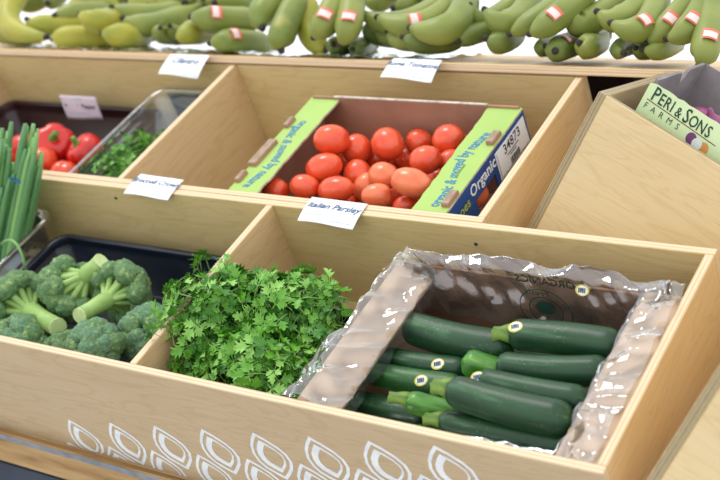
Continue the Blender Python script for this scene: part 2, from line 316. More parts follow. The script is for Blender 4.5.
for row in range(3):
    for k in range(-3, 8):
        tx = -0.002 + .1 * k - .0375 * row; ty = -.114 + .0199 * k - .0625 * row
        if ty > -.012 or ty < -.218 or tx < -.30 or tx > .64: continue
        if row == 0 and (k < -2 or k > 5): continue
        parts = [ring(0, 1.0, .85, (tx, ty)), ring(0, .69, .49, (tx, ty), (.0042, .001))]
        v, f = join(parts)
        mk('leaf_motif', v, f, M_PAINT, fb)

# ------------------------------------------------------------------ end bins (turned a quarter, sloping the other way)
A2 = math.radians(27.5); HS = Vector((math.cos(A2), 0, -math.sin(A2))); HN = Vector((math.sin(A2), 0, math.cos(A2))); HY = Vector((0, 1, 0))
def end_bin(o, label, hgt, ln, dep, rise, m):
    t = thing('end_bin', (o.x + .2, o.y + dep / 2, 0), label, 'display bin')
    board('side_panel', t, o + HS * T - HN * hgt + HY * T, HS, HN, -HY, ln - T, hgt, T, m)
    # board at the upper end, its end grain facing front, top rising slightly towards the rear
    me = box_me('upper_board', dep, hgt, T)
    for q in me.vertices:
        if q.co.y > hgt * .5: q.co.y += q.co.x * rise
    b = ob('upper_board', me, m); b.matrix_basis = frame(o - HN * hgt + HS * T, HY, HN, -HS); put(b, t)
    board('far_panel', t, o + HS * T - HN * hgt + HY * dep, HS, HN, -HY, ln - T, hgt + rise * dep, T, PLY2)
    board('lower_board', t, o + HS * (ln) - HN * hgt + HY * T, HY, HN, -HS, dep - 2 * T, hgt * .8, T, PLY2)
    board('bin_floor', t, o + HS * T - HN * (hgt - .02) + HY * T, HS, HY, HN, ln - 2 * T, dep - 2 * T, .01, PLY2)
    board('leg', t, Vector((o.x + .30, o.y + .03, 0)), Vector((0, 0, 1)), HY, BX, o.z - .42, .05, .04, M_SKIRT)
    board('leg', t, Vector((o.x + .30, o.y + dep - .08, 0)), Vector((0, 0, 1)), HY, BX, o.z - .42, .05, .04, M_SKIRT)
    return t
UO = Vector((0.5062, 0.42, 1.1785))
end_bin(UO, 'raised plywood end bin holding the pale green onion carton', .25, .52, .216, .085, PLYE)
LO = Vector((0.7563, 0.02, 0.7958)) + HN * .30
end_bin(LO, 'plywood end bin at the lower right corner beside the zucchini bin', .36, .50, .36, .0, PLYE)

# onion carton in the raised end bin
oc = thing('onion_carton', UO + HS * .2 + HY * .2 - HN * .22, 'pale green printed onion carton with torn grey rim in the raised end bin', 'carton')
def eb(s, y, n): return UO + HS * s + HY * y + HN * n
# near wall with a slightly torn top edge
ys = .032; tops = []
N_ = 40
for i in range(N_ + 1):
    s = .0485 + .35 * i / N_; h = .042 - .010 * (i / N_) + .0022 * noise.noise(Vector((i * .9, 3, 1))) - (.003 if i == 0 else 0)
    tops.append((s, h))
V = []; F = []
for (s, h) in tops:
    V += [eb(s, ys, -.20), eb(s, ys, h), eb(s, ys + .005, h - .001), eb(s, ys + .005, -.20)]
for i in range(N_):
    a, b = i * 4, (i + 1) * 4
    F += [(a, b, b + 1, a + 1), (a + 1, b + 1, b + 2, a + 2), (a + 2, b + 2, b + 3, a + 3)]
F += [(0, 1, 2, 3), (N_ * 4 + 3, N_ * 4 + 2, N_ * 4 + 1, N_ * 4)]
near = mk('printed_wall', V, F, M_PALEG, oc)
near.data.materials.append(M_GREYC); near.data.materials.append(M_EDGE)
for i, p in enumerate(near.data.polygons):
    k = i % 3
    if i < 3 * N_: p.material_index = (0, 2, 1)[k]
def wallstrip(name, pts, h0, hs, thick, axis, m, me=None):
    V, F = [], []; n = len(pts)
    for (s, y), h in zip(pts, hs):
        V += [eb(s, y, h0), eb(s, y, h), eb(s + axis[0] * thick, y + axis[1] * thick, h), eb(s + axis[0] * thick, y + axis[1] * thick, h0)]
    for i in range(n - 1):
        a, b = i * 4, (i + 1) * 4
        F += [(a, b, b + 1, a + 1), (a + 1, b + 1, b + 2, a + 2), (a + 2, b + 2, b + 3, a + 3)]
    F += [(0, 1, 2, 3), ((n - 1) * 4 + 3, (n - 1) * 4 + 2, (n - 1) * 4 + 1, (n - 1) * 4)]
    return mk(name, V, F, m, oc)
n2 = 30
pts = [(.0555, .038 + .158 * i / n2) for i in range(n2 + 1)]
hs = [.046 + .115 * (.158 * i / n2) + .0015 * noise.noise(Vector((i * .8, 7, 2))) - (.022 * max(0, 1 - abs(i - 17) / 2.4)) for i in range(n2 + 1)]
wallstrip('carton_end', pts, -.20, hs, .005, (-1, 0), M_GREYC)
wallstrip('far_wall', [(.050 + .348 * i / 10, .1945) for i in range(11)], -.20, [.064] * 11, .005, (0, 1), M_GREYC)
def onf(u, v): return eb(.058 + u, ys - .0005, .042 + v)
for (tx, cx, sz, dy) in (('P', .0060, .0290, .0), ('E', .0165, .0235, -.0018), ('R', .0265, .0235, -.0022), ('I', .0345, .0235, -.0026), ('&', .0455, .0205, -.0046), ('S', .0585, .0290, -.0030), ('O', .0700, .0235, -.0050), ('N', .0830, .0235, -.0056), ('S', .0945, .0235, -.0062)):
    text_on('lettering', near, M_DKGTX, tx, sz, lambda u, v: onf(cx + u * .72, -.0140 + dy + v), .012, 0, 0, 0, -.03)
text_on('lettering', near, M_DKGTX, 'F  A  R  M  S', .0125, lambda u, v: onf(.0265 + u * .90, v), .0, 0, 0, -.0345, -.045)
def strip2(name, fn, pts, w, m, parent):
    V, F = [], []
    for i, (x, y) in enumerate(pts):
        x2, y2 = pts[min(i + 1, len(pts) - 1)]; x1, y1 = pts[max(i - 1, 0)]; d = math.hypot(x2 - x1, y2 - y1) or 1
        nx, ny = -(y2 - y1) / d * w / 2, (x2 - x1) / d * w / 2
        V += [fn(x + nx, y + ny), fn(x - nx, y - ny)]
    for i in range(len(pts) - 1): F.append((2 * i, 2 * i + 1, 2 * i + 3, 2 * i + 2))
    return mk(name, V, F, m, parent)
strip2('print_rule', onf, [(-.003, -.0245), (.03, -.0262), (.07, -.0285), (.112, -.0310)], .0012, M_MAROON, near)
for k, (cx, cy) in enumerate(((.078, -.0395), (.0885, -.0420), (.0990, -.0425))):
    V = [eb(.058 + cx + .0075 * math.cos(a * math.pi / 10), ys - .0006 - .0002 * (k == 1), .042 + cy + .0085 * math.sin(a * math.pi / 10)) for a in range(20)]
    mk('printed_onion', V, [tuple(range(20))], M_DISC[k], near)
def onion_me(name):
    V, F = [], []; prof = [(0, -.034), (.012, -.034), (.028, -.024), (.036, -.006), (.035, .008), (.026, .022), (.012, .031), (.005, .038), (.003, .046), (0, .047)]
    n = 16
    for (r, z) in prof:
        for k in range(n): a = 2 * math.pi * k / n; V.append((r * math.cos(a), r * math.sin(a), z))
    for i in range(len(prof) - 1):
        for k in range(n): F.append((i * n + k, i * n + (k + 1) % n, (i + 1) * n + (k + 1) % n, (i + 1) * n + k))
    me = bpy.data.meshes.new(name); me.from_pydata(V, [], F); me.shade_smooth(); me.materials.append(M_ONION); return me
ome = onion_me('red_onion')
for i, (s, y, n, lab) in enumerate(((.150, .078, .006, 'red onion peeking over the printed carton wall near the logo'), (.215, .082, -.012, 'red onion in the carton at the right edge of the picture'), (.105, .150, -.016, 'red onion lying deeper in the carton against its grey end'))):
    o = ob('red_onion', ome); o.location = eb(s, y, n); o.rotation_euler = (.4 + i, .5 * i, .3 * i); tag(o, lab, 'onion', 'red onions in the carton')

# ------------------------------------------------------------------ card signs
def card(name, c, label, title, sub, m=M_WHITE, bend=.004, tsize=.0174, ink=M_INK, nrm=None, lines=True, outer=None):
    """c = four world corners bl, br, tr, tl"""
    bl, br, tr, tl = c; nrm = nrm or (br - bl).cross(tl - bl).normalized()
    w = (br - bl).length; h = (tl - bl).length
    def fn(u, v, lift=0.0):       # u in [-w/2,w/2], v in [-h/2,h/2]
        a, b = u / w + .5, v / h + .5
        p = (bl * (1 - a) + br * a) * (1 - b) + (tl * (1 - a) + tr * a) * b
        return p + nrm * (bend * (4 * b * (1 - b)) * .8 + .0018 * math.sin(a * 5) * (1 - b) + lift)
    V, F = [], []; nu, nv = 10, 8
    for lift in (0, -.0005):
        for j in range(nv + 1):
            for i in range(nu + 1): V.append(fn((i / nu - .5) * w, (j / nv - .5) * h, lift))
    K = (nu + 1) * (nv + 1)
    for j in range(nv):
        for i in range(nu):
            a = j * (nu + 1) + i; F.append((a, a + 1, a + nu + 2, a + nu + 1)); F.append((K + a, K + a + nu + 1, K + a + nu + 2, K + a + 1))
    rim = [i for i in range(nu + 1)] + [j * (nu + 1) + nu for j in range(1, nv + 1)] + [nv * (nu + 1) + i for i in range(nu - 1, -1, -1)] + [j * (nu + 1) for j in range(nv - 1, 0, -1)]
    for i in range(len(rim)):
        a, b = rim[i], rim[(i + 1) % len(rim)]; F.append((a, K + a, K + b, b))
    o = mk(name, V, F, m, None, True); tag(o, label, 'sign', 'price cards on the board edges')
    up_ = lambda u, v: fn(u, v, .0006)
    if title: text_on('lettering', o, ink, title, tsize, up_, .017, .25, 0, .008)
    if sub: text_on('lettering', o, M_INKL, sub, .0068, up_, .0, 0, -.002, -.0065)
    if lines:       # the fine print, too small to read: short dashes
        rr = random.Random(len(label)); bars = []
        for (x0, x1, y) in ((-.008, .010, .0205), (-.044, -.006 if sub else .022, -.0125), (.008, .044, -.0205)):
            x = x0
            while x < x1 - .002:
                l = rr.uniform(.002, .006); xe = min(x + l, x1)
                k = [up_(x, y - .0010), up_(xe, y - .0010), up_(xe, y + .0010), up_(x, y + .0010)]; bars.append((k, [(0, 1, 2, 3)])); x = xe + .0014
        v, f = join(bars); b = mk('fine_print', v, f, M_INKL, o); b['kind'] = 'stuff'
    return o
card('price_card', [bw(.0803, .3406, .0010), bw(.1833, .3376, .0008), bw(.1784, .3939, .0022), bw(.0730, .3963, .0022)], 'white card reading Italian Parsley on the board above the parsley', 'Italian Parsley', '$2.00 / bunch', bend=.003)
card('price_card', [bw(-.2963, .3559, .0010), bw(-.1948, .3537, .0010), bw(-.1968, .4048, .0022), bw(-.2977, .4087, .0022)], 'white card reading Broccoli Crown on the board above the broccoli', 'Broccoli Crown', None, bend=.003, tsize=.0166)
card('price_card', [Vector(q) for q in ((.0267, .595, 1.1736), (.1278, .595, 1.1687), (.1278, .6300, 1.2034), (.0267, .6379, 1.2039))], 'white card reading Roma Tomatoes on the shelf edge under bananas', 'Roma Tomatoes', None, bend=.003, tsize=.0164)
card('price_card', [Vector(q) for q in ((-.4841, .595, 1.1624), (-.3851, .595, 1.1581), (-.3851, .6330, 1.1990), (-.4841, .6326, 1.1990))], 'white card reading Cilantro on the shelf edge at upper left', 'Cilantro', None, bend=.003, tsize=.0200)
# the pepper card leans on the rear wall of the maroon tray; only its last word can be read
pc = card('price_card', [bw(-.787, .683, -.105), bw(-.684, .683, -.103), bw(-.683, .691, -.052), bw(-.787, .690, -.052)], 'pale lilac card leaning inside the dark maroon tray of peppers', None, None, M_LILAC, bend=.001, ink=M_BLACKI, nrm=-BS)
def pcf(u, v): return bw(-.735 + u, .6835 + .008 * (v / .05 + .5) - .0022, -.078 + v)
text_on('lettering', pc, M_BLACKI, 'Pepper', .0140, pcf, .012, 0, .024, .004)
bars = []; x = -.044
for l in (.006, .004, .007, .005, .005, .006, .004):
    bars.append(([pcf(x, .0005), pcf(x + l - .0015, .0005), pcf(x + l - .0015, .0075), pcf(x, .0075)], [(0, 1, 2, 3)])); x += l + .0005
v, f = join(bars); mk('smudged_word', v, f, M_BLACKI, pc)

# ------------------------------------------------------------------ trays and clear containers
def tray(name, x0, x1, s0, s1, n0, n1, label, m, cat='tray', rim=.012, th=.003, taper=.012, r=.03):
    def loop(x0, x1, s0, s1, n, rr, seg=5):
        P = []
        for (cx, cs, a0) in ((x1 - rr, s1 - rr, 0), (x0 + rr, s1 - rr, 90), (x0 + rr, s0 + rr, 180), (x1 - rr, s0 + rr, 270)):
            for k in range(seg + 1): a = math.radians(a0 + 90 * k / seg); P.append(bw(cx + rr * math.cos(a), cs + rr * math.sin(a), n))
        return P
    e = thing(name, bw((x0 + x1) / 2, (s0 + s1) / 2, n0), label, cat)
    def shell(loops, close):
        V, F = [], []; n = len(loops[0])
        for l in loops: V += l
        for i in range(len(loops) - 1):
            for k in range(n): F.append((i * n + k, i * n + (k + 1) % n, (i + 1) * n + (k + 1) % n, (i + 1) * n + k))
        if close: F.append(tuple(range((len(loops) - 1) * n, len(loops) * n)))
        return V, F
    L_ = lambda d, n, rr: loop(x0 + d, x1 - d, s0 + d, s1 - d, n, rr)
    h = n1 - n0; st = n1 - .022
    v, f = shell([L_(rim * .8, n1 - .002, r * .9), L_(rim + .002, st, r * .85), L_(rim + .005, st - .003, r * .8), L_(rim + .005 + taper, n0 + .004, r * .6), L_(rim + taper + .010, n0 + .003, r * .4)], True)
    w_, f_ = shell([L_(rim + taper + .008, n0, r * .4), L_(rim + taper, n0 + .001, r * .6), L_(rim - .001, n1 - .006, r * .9)], False)
    k = len(w_) - len(w_) // 3 * 3
    v2, f2 = join([(v, f), (w_, f_ + [tuple(reversed(range(len(w_) // 3)))])])
    mk('tray_body', v2, f2, m, e, True)
    v, f = shell([L_(0, n1 - .006, r), L_(0, n1 - .001, r), L_(.002, n1, r), L_(rim * .8 - .002, n1, r * .9), L_(rim * .8, n1 - .002, r * .9)], False)
    mk('rim', v, f, m, e, True)
    return e
tray('food_pan', -.485, -.006, .014, .333, FL + .001, -.088, 'black plastic pan holding the broccoli crowns', M_TRAY)
tray('food_pan', .018, .256, .030, .262, FL + .001, -.088, 'black plastic pan under the parsley', M_TRAY)
tray('food_pan', -1.026, -.548, .410, .735, FL + .001, -.105, 'dark maroon plastic pan holding the red peppers', M_TRAYR)
tray('clear_container', -.542, -.350, .410, .732, FL + .001, -.048, 'clear plastic container holding the cilantro', M_ACR, 'container')
tray('clear_container', -.742, -.492, .030, .352, FL + .001, -.055, 'clear plastic container holding the scallion bundles', M_ACR, 'container')

# ------------------------------------------------------------------ tomato carton
tb = thing('tomato_carton', bw(.11, .53, FL), 'open printed carton of tomatoes with lime green ledges and blue side', 'carton')
X0, X1, S0, S1, NT, NB = -.100, .309, .398, .664, -.004, FL + .001
def cb(name, x0, x1, s0, s1, n0, n1, m, parent=tb, bev=.0006): return board(name, parent, bw(x0, s0, n0), BX, BS, BN, x1 - x0, s1 - s0, n1 - n0, m, bev)
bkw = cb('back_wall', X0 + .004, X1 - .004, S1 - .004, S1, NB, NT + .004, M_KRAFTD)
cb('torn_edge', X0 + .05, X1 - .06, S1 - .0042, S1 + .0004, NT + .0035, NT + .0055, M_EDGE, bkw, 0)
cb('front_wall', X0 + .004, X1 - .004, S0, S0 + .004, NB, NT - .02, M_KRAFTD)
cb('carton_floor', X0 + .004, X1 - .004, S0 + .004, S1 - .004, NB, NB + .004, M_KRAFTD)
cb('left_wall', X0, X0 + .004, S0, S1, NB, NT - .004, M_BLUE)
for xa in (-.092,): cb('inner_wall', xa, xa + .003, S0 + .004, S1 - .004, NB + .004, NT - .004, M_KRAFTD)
# right wall with a hand hole, four strips round the opening joined into one wall
hs0, hs1, hn0, hn1 = .478, .545, -.080, -.043
V4 = []
for (s0, s1, n0, n1) in ((S0, hs0, NB, NT - .004), (hs1, S1, NB, NT - .004), (hs0, hs1, NB, hn0), (hs0, hs1, hn1, NT - .004)):
    V = [bw(x, s, n) for x in (X1 - .004, X1) for s in (s0, s1) for n in (n0, n1)]
    V4.append((V, [(0, 1, 3, 2), (4, 6, 7, 5), (0, 4, 5, 1), (2, 3, 7, 6), (0, 2, 6, 4), (1, 5, 7, 3)]))
v, f = join(V4); rw = mk('printed_side_wall', v, f, M_BLUE, tb)
cb('hand_hole_edge', X1 - .006, X1 - .0042, hs0 - .006, hs0, hn0, hn1, M_KRAFT, rw, 0)
def sidef(u, v): return bw(X1 + .0006, u, v)
text_on('lettering', rw, M_WHITE, 'Organic', .0265, sidef, .020, 0, .511, -.0240)
text_on('lettering', rw, M_YELTX, 'oes', .0230, sidef, .012, 0, .446, -.0310)
V = [bw(X1 + x, s, n) for x in (0.0, .0008) for (s, n) in ((.5560, -.0640), (.6600, -.0640), (.6580, -.0150), (.5560, -.0150))]
lb = mk('shipping_label', V, [(4, 5, 6, 7), (0, 1, 5, 4), (1, 2, 6, 5), (2, 3, 7, 6), (3, 0, 4, 7)], M_WHITE, rw)
def labf(u, v): return bw(X1 + .0012, u, v)
text_on('lettering', lb, M_BLACKI, '34873', .0235, labf, .012, 0, .610, -.0270)
bars = []
for (a, b, n, h) in ((.588, .628, -.040, .0018), (.596, .618, -.0445, .0018)): bars.append(([labf(a, n), labf(b, n), labf(b, n + h), labf(a, n + h)], [(0, 1, 2, 3)]))
for i in range(9): a = .594 + .0036 * i; bars.append(([labf(a, -.0605), labf(a + .0018 + .0008 * (i % 2), -.0605), labf(a + .0018 + .0008 * (i % 2), -.0490), labf(a, -.0490)], [(0, 1, 2, 3)]))
for (a, b, c, d) in ((.5585, .6575, -.0620, -.0610), (.5585, .5595, -.0620, -.0175)): bars.append(([labf(a, c), labf(b, c), labf(b, d), labf(a, d)], [(0, 1, 2, 3)]))
v, f = join(bars); mk('label_print', v, f, M_BLACKI, lb)
# ledges with a slightly wavy torn inner edge
def ledge(xa, xb, inner, name='ledge'):
    V, F = [], []; n = 26
    for i in range(n + 1):
        s = S0 - .003 + (S1 - S0 + .003) * i / n; wv = .0022 * noise.noise(Vector((i * .55, xa * 9, 0))) + .0012 * noise.noise(Vector((i * 1.7, xb * 9, 4)))
        a, b = (xa, xb + wv) if inner == 1 else (xa + wv, xb)
        for nn in (NT, NT - .0035):
            V.append(bw(a, s, nn)); V.append(bw(b, s, nn))
    for i in range(n):
        k, l = 4 * i, 4 * (i + 1); F += [(k, k + 1, l + 1, l), (k + 2, l + 2, l + 3, k + 3), (k, l, l + 2, k + 2), (k + 1, k + 3, l + 3, l + 1)]
    F += [(0, 2, 3, 1), (4 * n, 4 * n + 1, 4 * n + 3, 4 * n + 2)]
    o = mk(name, V, F, M_GREEN, tb); o.data.materials.append(M_EDGE)
    for i, p in enumerate(o.data.polygons):
        if i % 4 >= 2: p.material_index = 1
    return o
lg = ledge(X0, -.040, 1); rg = ledge(.250, X1, 0)
def topf(u, v): return bw(u, v, NT + .0006)
wvf = lambda x: .0070 * math.sin(x * 22 + .6)
text_on('lettering', rg, M_BLUETX, 'organic & moved by nature', .0270, lambda u, v: topf(.277 - v, .502 + u * .62), .014, 0, 0, 0, 0, wvf)
text_on('lettering', lg, M_BLUETX, 'organic & moved by nature', .0270, lambda u, v: topf(-.066 + v, .502 - u * .62), .014, 0, 0, 0, 0, wvf)
for (x, s, w, l, nm) in ((.300, .579, .013, .030, 0), (.3015, .428, .013, .034, 0), (-.096, .584, .010, .026, 0), (-.094, .497, .017, .068, 0), (-.095, .432, .010, .026, 0)):
    t = cb('locking_tab', x - w / 2, x + w / 2, s - l / 2, s + l / 2, NT - .001, NT + .006, M_KRAFTD)
    cb('tab_top', x - w / 2 + .001, x + w / 2 - .001, s - l / 2 + .001, s + l / 2 - .001, NT + .006, NT + .0072, M_TAB, t, 0)
slot = cb('slot', .281, .284, .483, .512, NT - .0005, NT + .0008, M_PSTEM, rg, 0)
# tables: tomatoes (stand frame x, s, n; half length; half width) and banana hands (crown; tip, middle, radius)
TOM = [
  ((0.0054,0.5579,-0.0117),0.0312,0.0263),
  ((0.0265,0.5849,-0.0480),0.0250,0.0266),
  ((0.0126,0.5084,-0.0316),0.0325,0.0244),
  ((0.0856,0.5943,-0.0400),0.0311,0.0262),
  ((0.0560,0.5328,-0.0582),0.0261,0.0228),
  ((0.0647,0.4609,-0.0350),0.0317,0.0222),
  ((0.0028,0.4612,-0.0355),0.0258,0.0209),
  ((-0.0521,0.4517,-0.0400),0.0236,0.0202),
  ((-0.0190,0.4440,-0.0740),0.0248,0.0198),
  ((0.1455,0.4566,-0.0350),0.0248,0.0201),
  ((0.0900,0.5044,-0.0597),0.0241,0.0225),
  ((0.1281,0.5084,-0.0369),0.0269,0.0221),
  ((0.2071,0.4724,-0.0156),0.0349,0.0228),
  ((0.1890,0.5455,-0.0277),0.0266,0.0235),
  ((0.1944,0.6109,-0.0358),0.0272,0.0256),
  ((0.2051,0.6407,-0.0685),0.0227,0.0227),
  ((0.2135,0.5732,-0.0500),0.0221,0.0205),
  ((0.0391,0.6083,-0.0828),0.0236,0.0219),
  ((0.1892,0.4626,-0.0545),0.0216,0.0169),
  ((0.0900,0.6291,-0.0938),0.0235,0.0218),
  ((0.1838,0.5655,-0.0828),0.0224,0.0208),
  ((0.0552,0.4783,-0.0800),0.0259,0.0210),
  ((-0.1036,0.6373,-0.0900),0.0247,0.0229),
  ((0.1174,0.6368,-0.0622),0.0232,0.0215),
  ((-0.0300,0.6237,-0.1000),0.0259,0.0225),
  ((0.1896,0.5259,-0.0840),0.0221,0.0206),
  ((0.1161,0.5326,-0.0950),0.0227,0.0211),
  ((0.1978,0.6007,-0.1000),0.0227,0.0211),
  ((0.0402,0.6398,-0.1102),0.0257,0.0222),
  ((-0.0300,0.5550,-0.1000),0.0238,0.0204),
  ((0.0303,0.5408,-0.1000),0.0233,0.0200),
  ((-0.1281,0.5845,-0.1100),0.0246,0.0211),
  ((0.2795,0.5130,-0.0620),0.0250,0.0225),
]
BANANAS = [
 ((-1.0755,0.8400,1.3690),[
   ((-0.9089,0.7000,1.2232),(-1.0761,0.7400,1.2485),0.0247),
   ((-1.0023,0.7600,1.2137),(-1.2022,0.8000,1.2509),0.0257),
  ]),
 ((-0.8589,0.8800,1.2729),[
   ((-0.9864,0.7200,1.2583),(-0.9468,0.7700,1.2472),0.0221),
   ((-0.9408,0.7600,1.2690),(-0.9100,0.8200,1.2752),0.0222),
   ((-0.9670,0.8200,1.2816),(-0.9293,0.8700,1.2970),0.0226),
   ((-0.7990,0.7000,1.2705),(-0.7729,0.7400,1.2557),0.0254),
  ]),
 ((-0.7561,0.8600,1.2241),[
   ((-0.8842,0.7000,1.2193),(-0.8415,0.7400,1.2127),0.0236),
   ((-0.8218,0.7400,1.2384),(-0.8264,0.7900,1.2095),0.0196),
   ((-0.7228,0.6900,1.2345),(-0.6945,0.7300,1.2177),0.0249),
  ]),
 ((-0.6451,0.9200,1.2929),[
   ((-0.7040,0.7300,1.2627),(-0.6741,0.7900,1.2415),0.0231),
   ((-0.7853,0.7800,1.2846),(-0.7352,0.8400,1.2696),0.0237),
   ((-0.7999,0.8400,1.2929),(-0.7373,0.8900,1.2928),0.0240),
  ]),
 ((-0.5669,0.8800,1.2307),[
   ((-0.5936,0.7200,1.2457),(-0.6232,0.7800,1.2115),0.0166),
   ((-0.5847,0.7400,1.2495),(-0.6114,0.8100,1.2130),0.0167),
   ((-0.5087,0.6800,1.2222),(-0.5093,0.7400,1.2405),0.0220),
  ]),
 ((-0.4260,0.8600,1.2614),[
   ((-0.4858,0.7000,1.2687),(-0.4406,0.7400,1.2627),0.0256),
   ((-0.5124,0.8000,1.2975),(-0.4772,0.8400,1.2974),0.0245),
  ]),
 ((-0.4060,0.8600,1.2094),[
   ((-0.4205,0.6800,1.2199),(-0.3923,0.7300,1.2191),0.0234),
  ]),
 ((-0.2783,0.8000,1.3318),[
   ((-0.3044,0.6900,1.2516),(-0.3214,0.7300,1.2902),0.0248),
   ((-0.2441,0.6700,1.1996),(-0.2574,0.7000,1.2556),0.0243),
   ((-0.1849,0.7300,1.2027),(-0.2368,0.7500,1.2383),0.0227),
  ]),
 ((-0.1887,0.8200,1.3649),[
   ((-0.1654,0.6700,1.2374),(-0.1512,0.7000,1.2801),0.0236),
   ((-0.1076,0.6700,1.2277),(-0.1068,0.7000,1.2767),0.0234),
  ]),
 ((-0.2105,0.9200,1.2154),[
   ((-0.1543,0.7100,1.2204),(-0.1697,0.7600,1.2039),0.0169),
   ((-0.1025,0.7000,1.2145),(-0.1311,0.7700,1.2063),0.0168),
  ]),
 ((0.0344,0.8800,1.3413),[
   ((-0.1035,0.7300,1.2783),(-0.0256,0.7700,1.2552),0.0199),
   ((-0.0462,0.7000,1.2701),(0.0313,0.7400,1.2529),0.0212),
   ((0.0423,0.6700,1.2542),(0.1023,0.7100,1.2559),0.0240),
  ]),
 ((0.0864,0.8000,1.2384),[
   ((-0.1063,0.7600,1.2581),(-0.0797,0.7800,1.2162),0.0166),
   ((-0.0730,0.7400,1.2516),(-0.0360,0.7600,1.2123),0.0163),
   ((-0.0314,0.7100,1.2439),(0.0087,0.7300,1.2124),0.0178),
   ((0.0217,0.6800,1.2366),(0.0585,0.7100,1.2159),0.0192),
  ]),
 ((0.1770,0.9000,1.3543),[
   ((0.1122,0.7500,1.2896),(0.1323,0.8000,1.2721),0.0176),
   ((0.1700,0.7000,1.2834),(0.2039,0.7400,1.2649),0.0203),
  ]),
 ((0.1502,0.8600,1.2628),[
   ((0.1185,0.7000,1.2327),(0.1270,0.7500,1.2453),0.0173),
   ((0.1860,0.6800,1.2377),(0.1930,0.7300,1.2282),0.0203),
  ]),
 ((0.3182,0.8400,1.3448),[
   ((0.2254,0.6900,1.2479),(0.2702,0.7300,1.2820),0.0182),
   ((0.2777,0.6600,1.2492),(0.3104,0.7000,1.2808),0.0210),
  ]),
 ((0.2950,0.9000,1.2429),[
   ((0.2764,0.7100,1.2271),(0.2595,0.7700,1.2183),0.0152),
   ((0.3145,0.6700,1.2210),(0.3047,0.7300,1.2254),0.0198),
   ((0.3596,0.6700,1.2330),(0.3511,0.7300,1.2264),0.0195),
  ]),
 ((0.4128,0.8600,1.3571),[
   ((0.3250,0.7100,1.2824),(0.3445,0.7500,1.2532),0.0213),
   ((0.3796,0.6900,1.2813),(0.4148,0.7300,1.2796),0.0207),
   ((0.4173,0.6600,1.2650),(0.4579,0.7000,1.2679),0.0202),
  ]),
 ((0.4451,0.8800,1.2421),[
   ((0.4269,0.6800,1.2200),(0.4049,0.7500,1.2285),0.0145),
   ((0.4440,0.6900,1.2278),(0.4461,0.7500,1.2198),0.0144),
   ((0.4672,0.6700,1.2259),(0.4812,0.7200,1.2277),0.0156),
  ]),
 ((0.5120,0.8400,1.3553),[
   ((0.4691,0.6800,1.2378),(0.4983,0.7200,1.2802),0.0186),
   ((0.5090,0.6600,1.2450),(0.5364,0.7000,1.2761),0.0198),
   ((0.5704,0.6300,1.2060),(0.5671,0.6700,1.2546),0.0209),
  ]),
 ((-0.8659,0.9800,1.3510),[
   ((-0.9589,0.8800,1.2970),(-0.9097,0.9200,1.3104),0.0273),
   ((-0.7534,0.8600,1.2929),(-0.7645,0.9200,1.3145),0.0266),
   ((-0.6695,0.8800,1.2972),(-0.7198,0.9200,1.3187),0.0263),
  ]),
 ((-0.5842,0.9800,1.3568),[
   ((-0.6299,0.9000,1.3057),(-0.6077,0.9300,1.3141),0.0258),
   ((-0.4736,0.9000,1.2851),(-0.5055,0.9400,1.3098),0.0254),
  ]),
 ((-0.1840,0.9800,1.3525),[
   ((-0.2113,0.9000,1.2976),(-0.1865,0.9300,1.3092),0.0237),
   ((-0.1301,0.8800,1.2864),(-0.1217,0.9200,1.3053),0.0232),
   ((-0.0624,0.8800,1.2903),(-0.0718,0.9200,1.3090),0.0230),
  ]),
 ((0.0742,0.9800,1.3497),[
   ((0.0976,0.9000,1.2871),(0.0965,0.9400,1.3088),0.0186),
   ((0.1431,0.8800,1.2873),(0.1327,0.9300,1.3087),0.0183),
  ]),
 ((0.4163,0.9800,1.3459),[
   ((0.3599,0.9000,1.2914),(0.3701,0.9400,1.3083),0.0191),
   ((0.3292,0.9200,1.2946),(0.3380,0.9500,1.3153),0.0193),
  ]),
 ((-1.1280,0.9800,1.3628),[
   ((-1.2024,0.8800,1.2874),(-1.1626,0.9200,1.3061),0.0230),
   ((-1.0758,0.8600,1.2946),(-1.1068,0.9200,1.3153),0.0230),
   ((-0.9399,0.8800,1.2925),(-1.0301,0.9300,1.3152),0.0230),
  ]),
]
# roma tomatoes
def tom_me(name, m, bl, pinch):
    V, F = [], []; nr, ns = 14, 18
    for i in range(nr + 1):
        th = math.pi * i / nr; z = -math.cos(th); r = math.sin(th) ** .92
        if z > .75: z -= .10 * max(0, 1 - r / .62)       # dimple at the stem end
        r *= 1 + pinch * z
        for k in range(ns):
            a = 2 * math.pi * k / ns; q = r * (1 + .015 * math.cos(3 * a + 1) + bl * .02 * math.cos(2 * a)); V.append((q * math.cos(a), q * math.sin(a), z))
    for i in range(nr):
        for k in range(ns): F.append((i * ns + k, i * ns + (k + 1) % ns, (i + 1) * ns + (k + 1) % ns, (i + 1) * ns + k))
    me = bpy.data.meshes.new(name); me.from_pydata(V, [], F); me.shade_smooth(); me.materials.append(m); return me
TME = [tom_me('roma_tomato', M_TOM, 0, .05), tom_me('roma_tomato', M_TOM2, 1, .03), tom_me('roma_tomato', M_TOM, 1, -.04)]
scv, scf = tube([(0, 0, .86), (0, 0, .905)], [.10, .06], 8); scar_me = bpy.data.meshes.new('stem_scar'); scar_me.from_pydata([tuple(q) for q in scv], [], scf); scar_me.materials.append(M_SCAR)
TOM = [((max(x, -.062), min(s, .634), n), a, b) for (x, s, n), a, b in TOM]
rows = [[], [], []]
for i, ((x, s, n), a, b) in enumerate(TOM): rows[0 if s > .555 else (1 if s > .482 else 2)].append(i)
ORD = ['first', 'second', 'third', 'fourth', 'fifth', 'sixth', 'seventh', 'eighth', 'ninth', 'tenth', 'eleventh', 'twelfth', 'thirteenth', 'fourteenth', 'fifteenth', 'sixteenth']
tl = {}
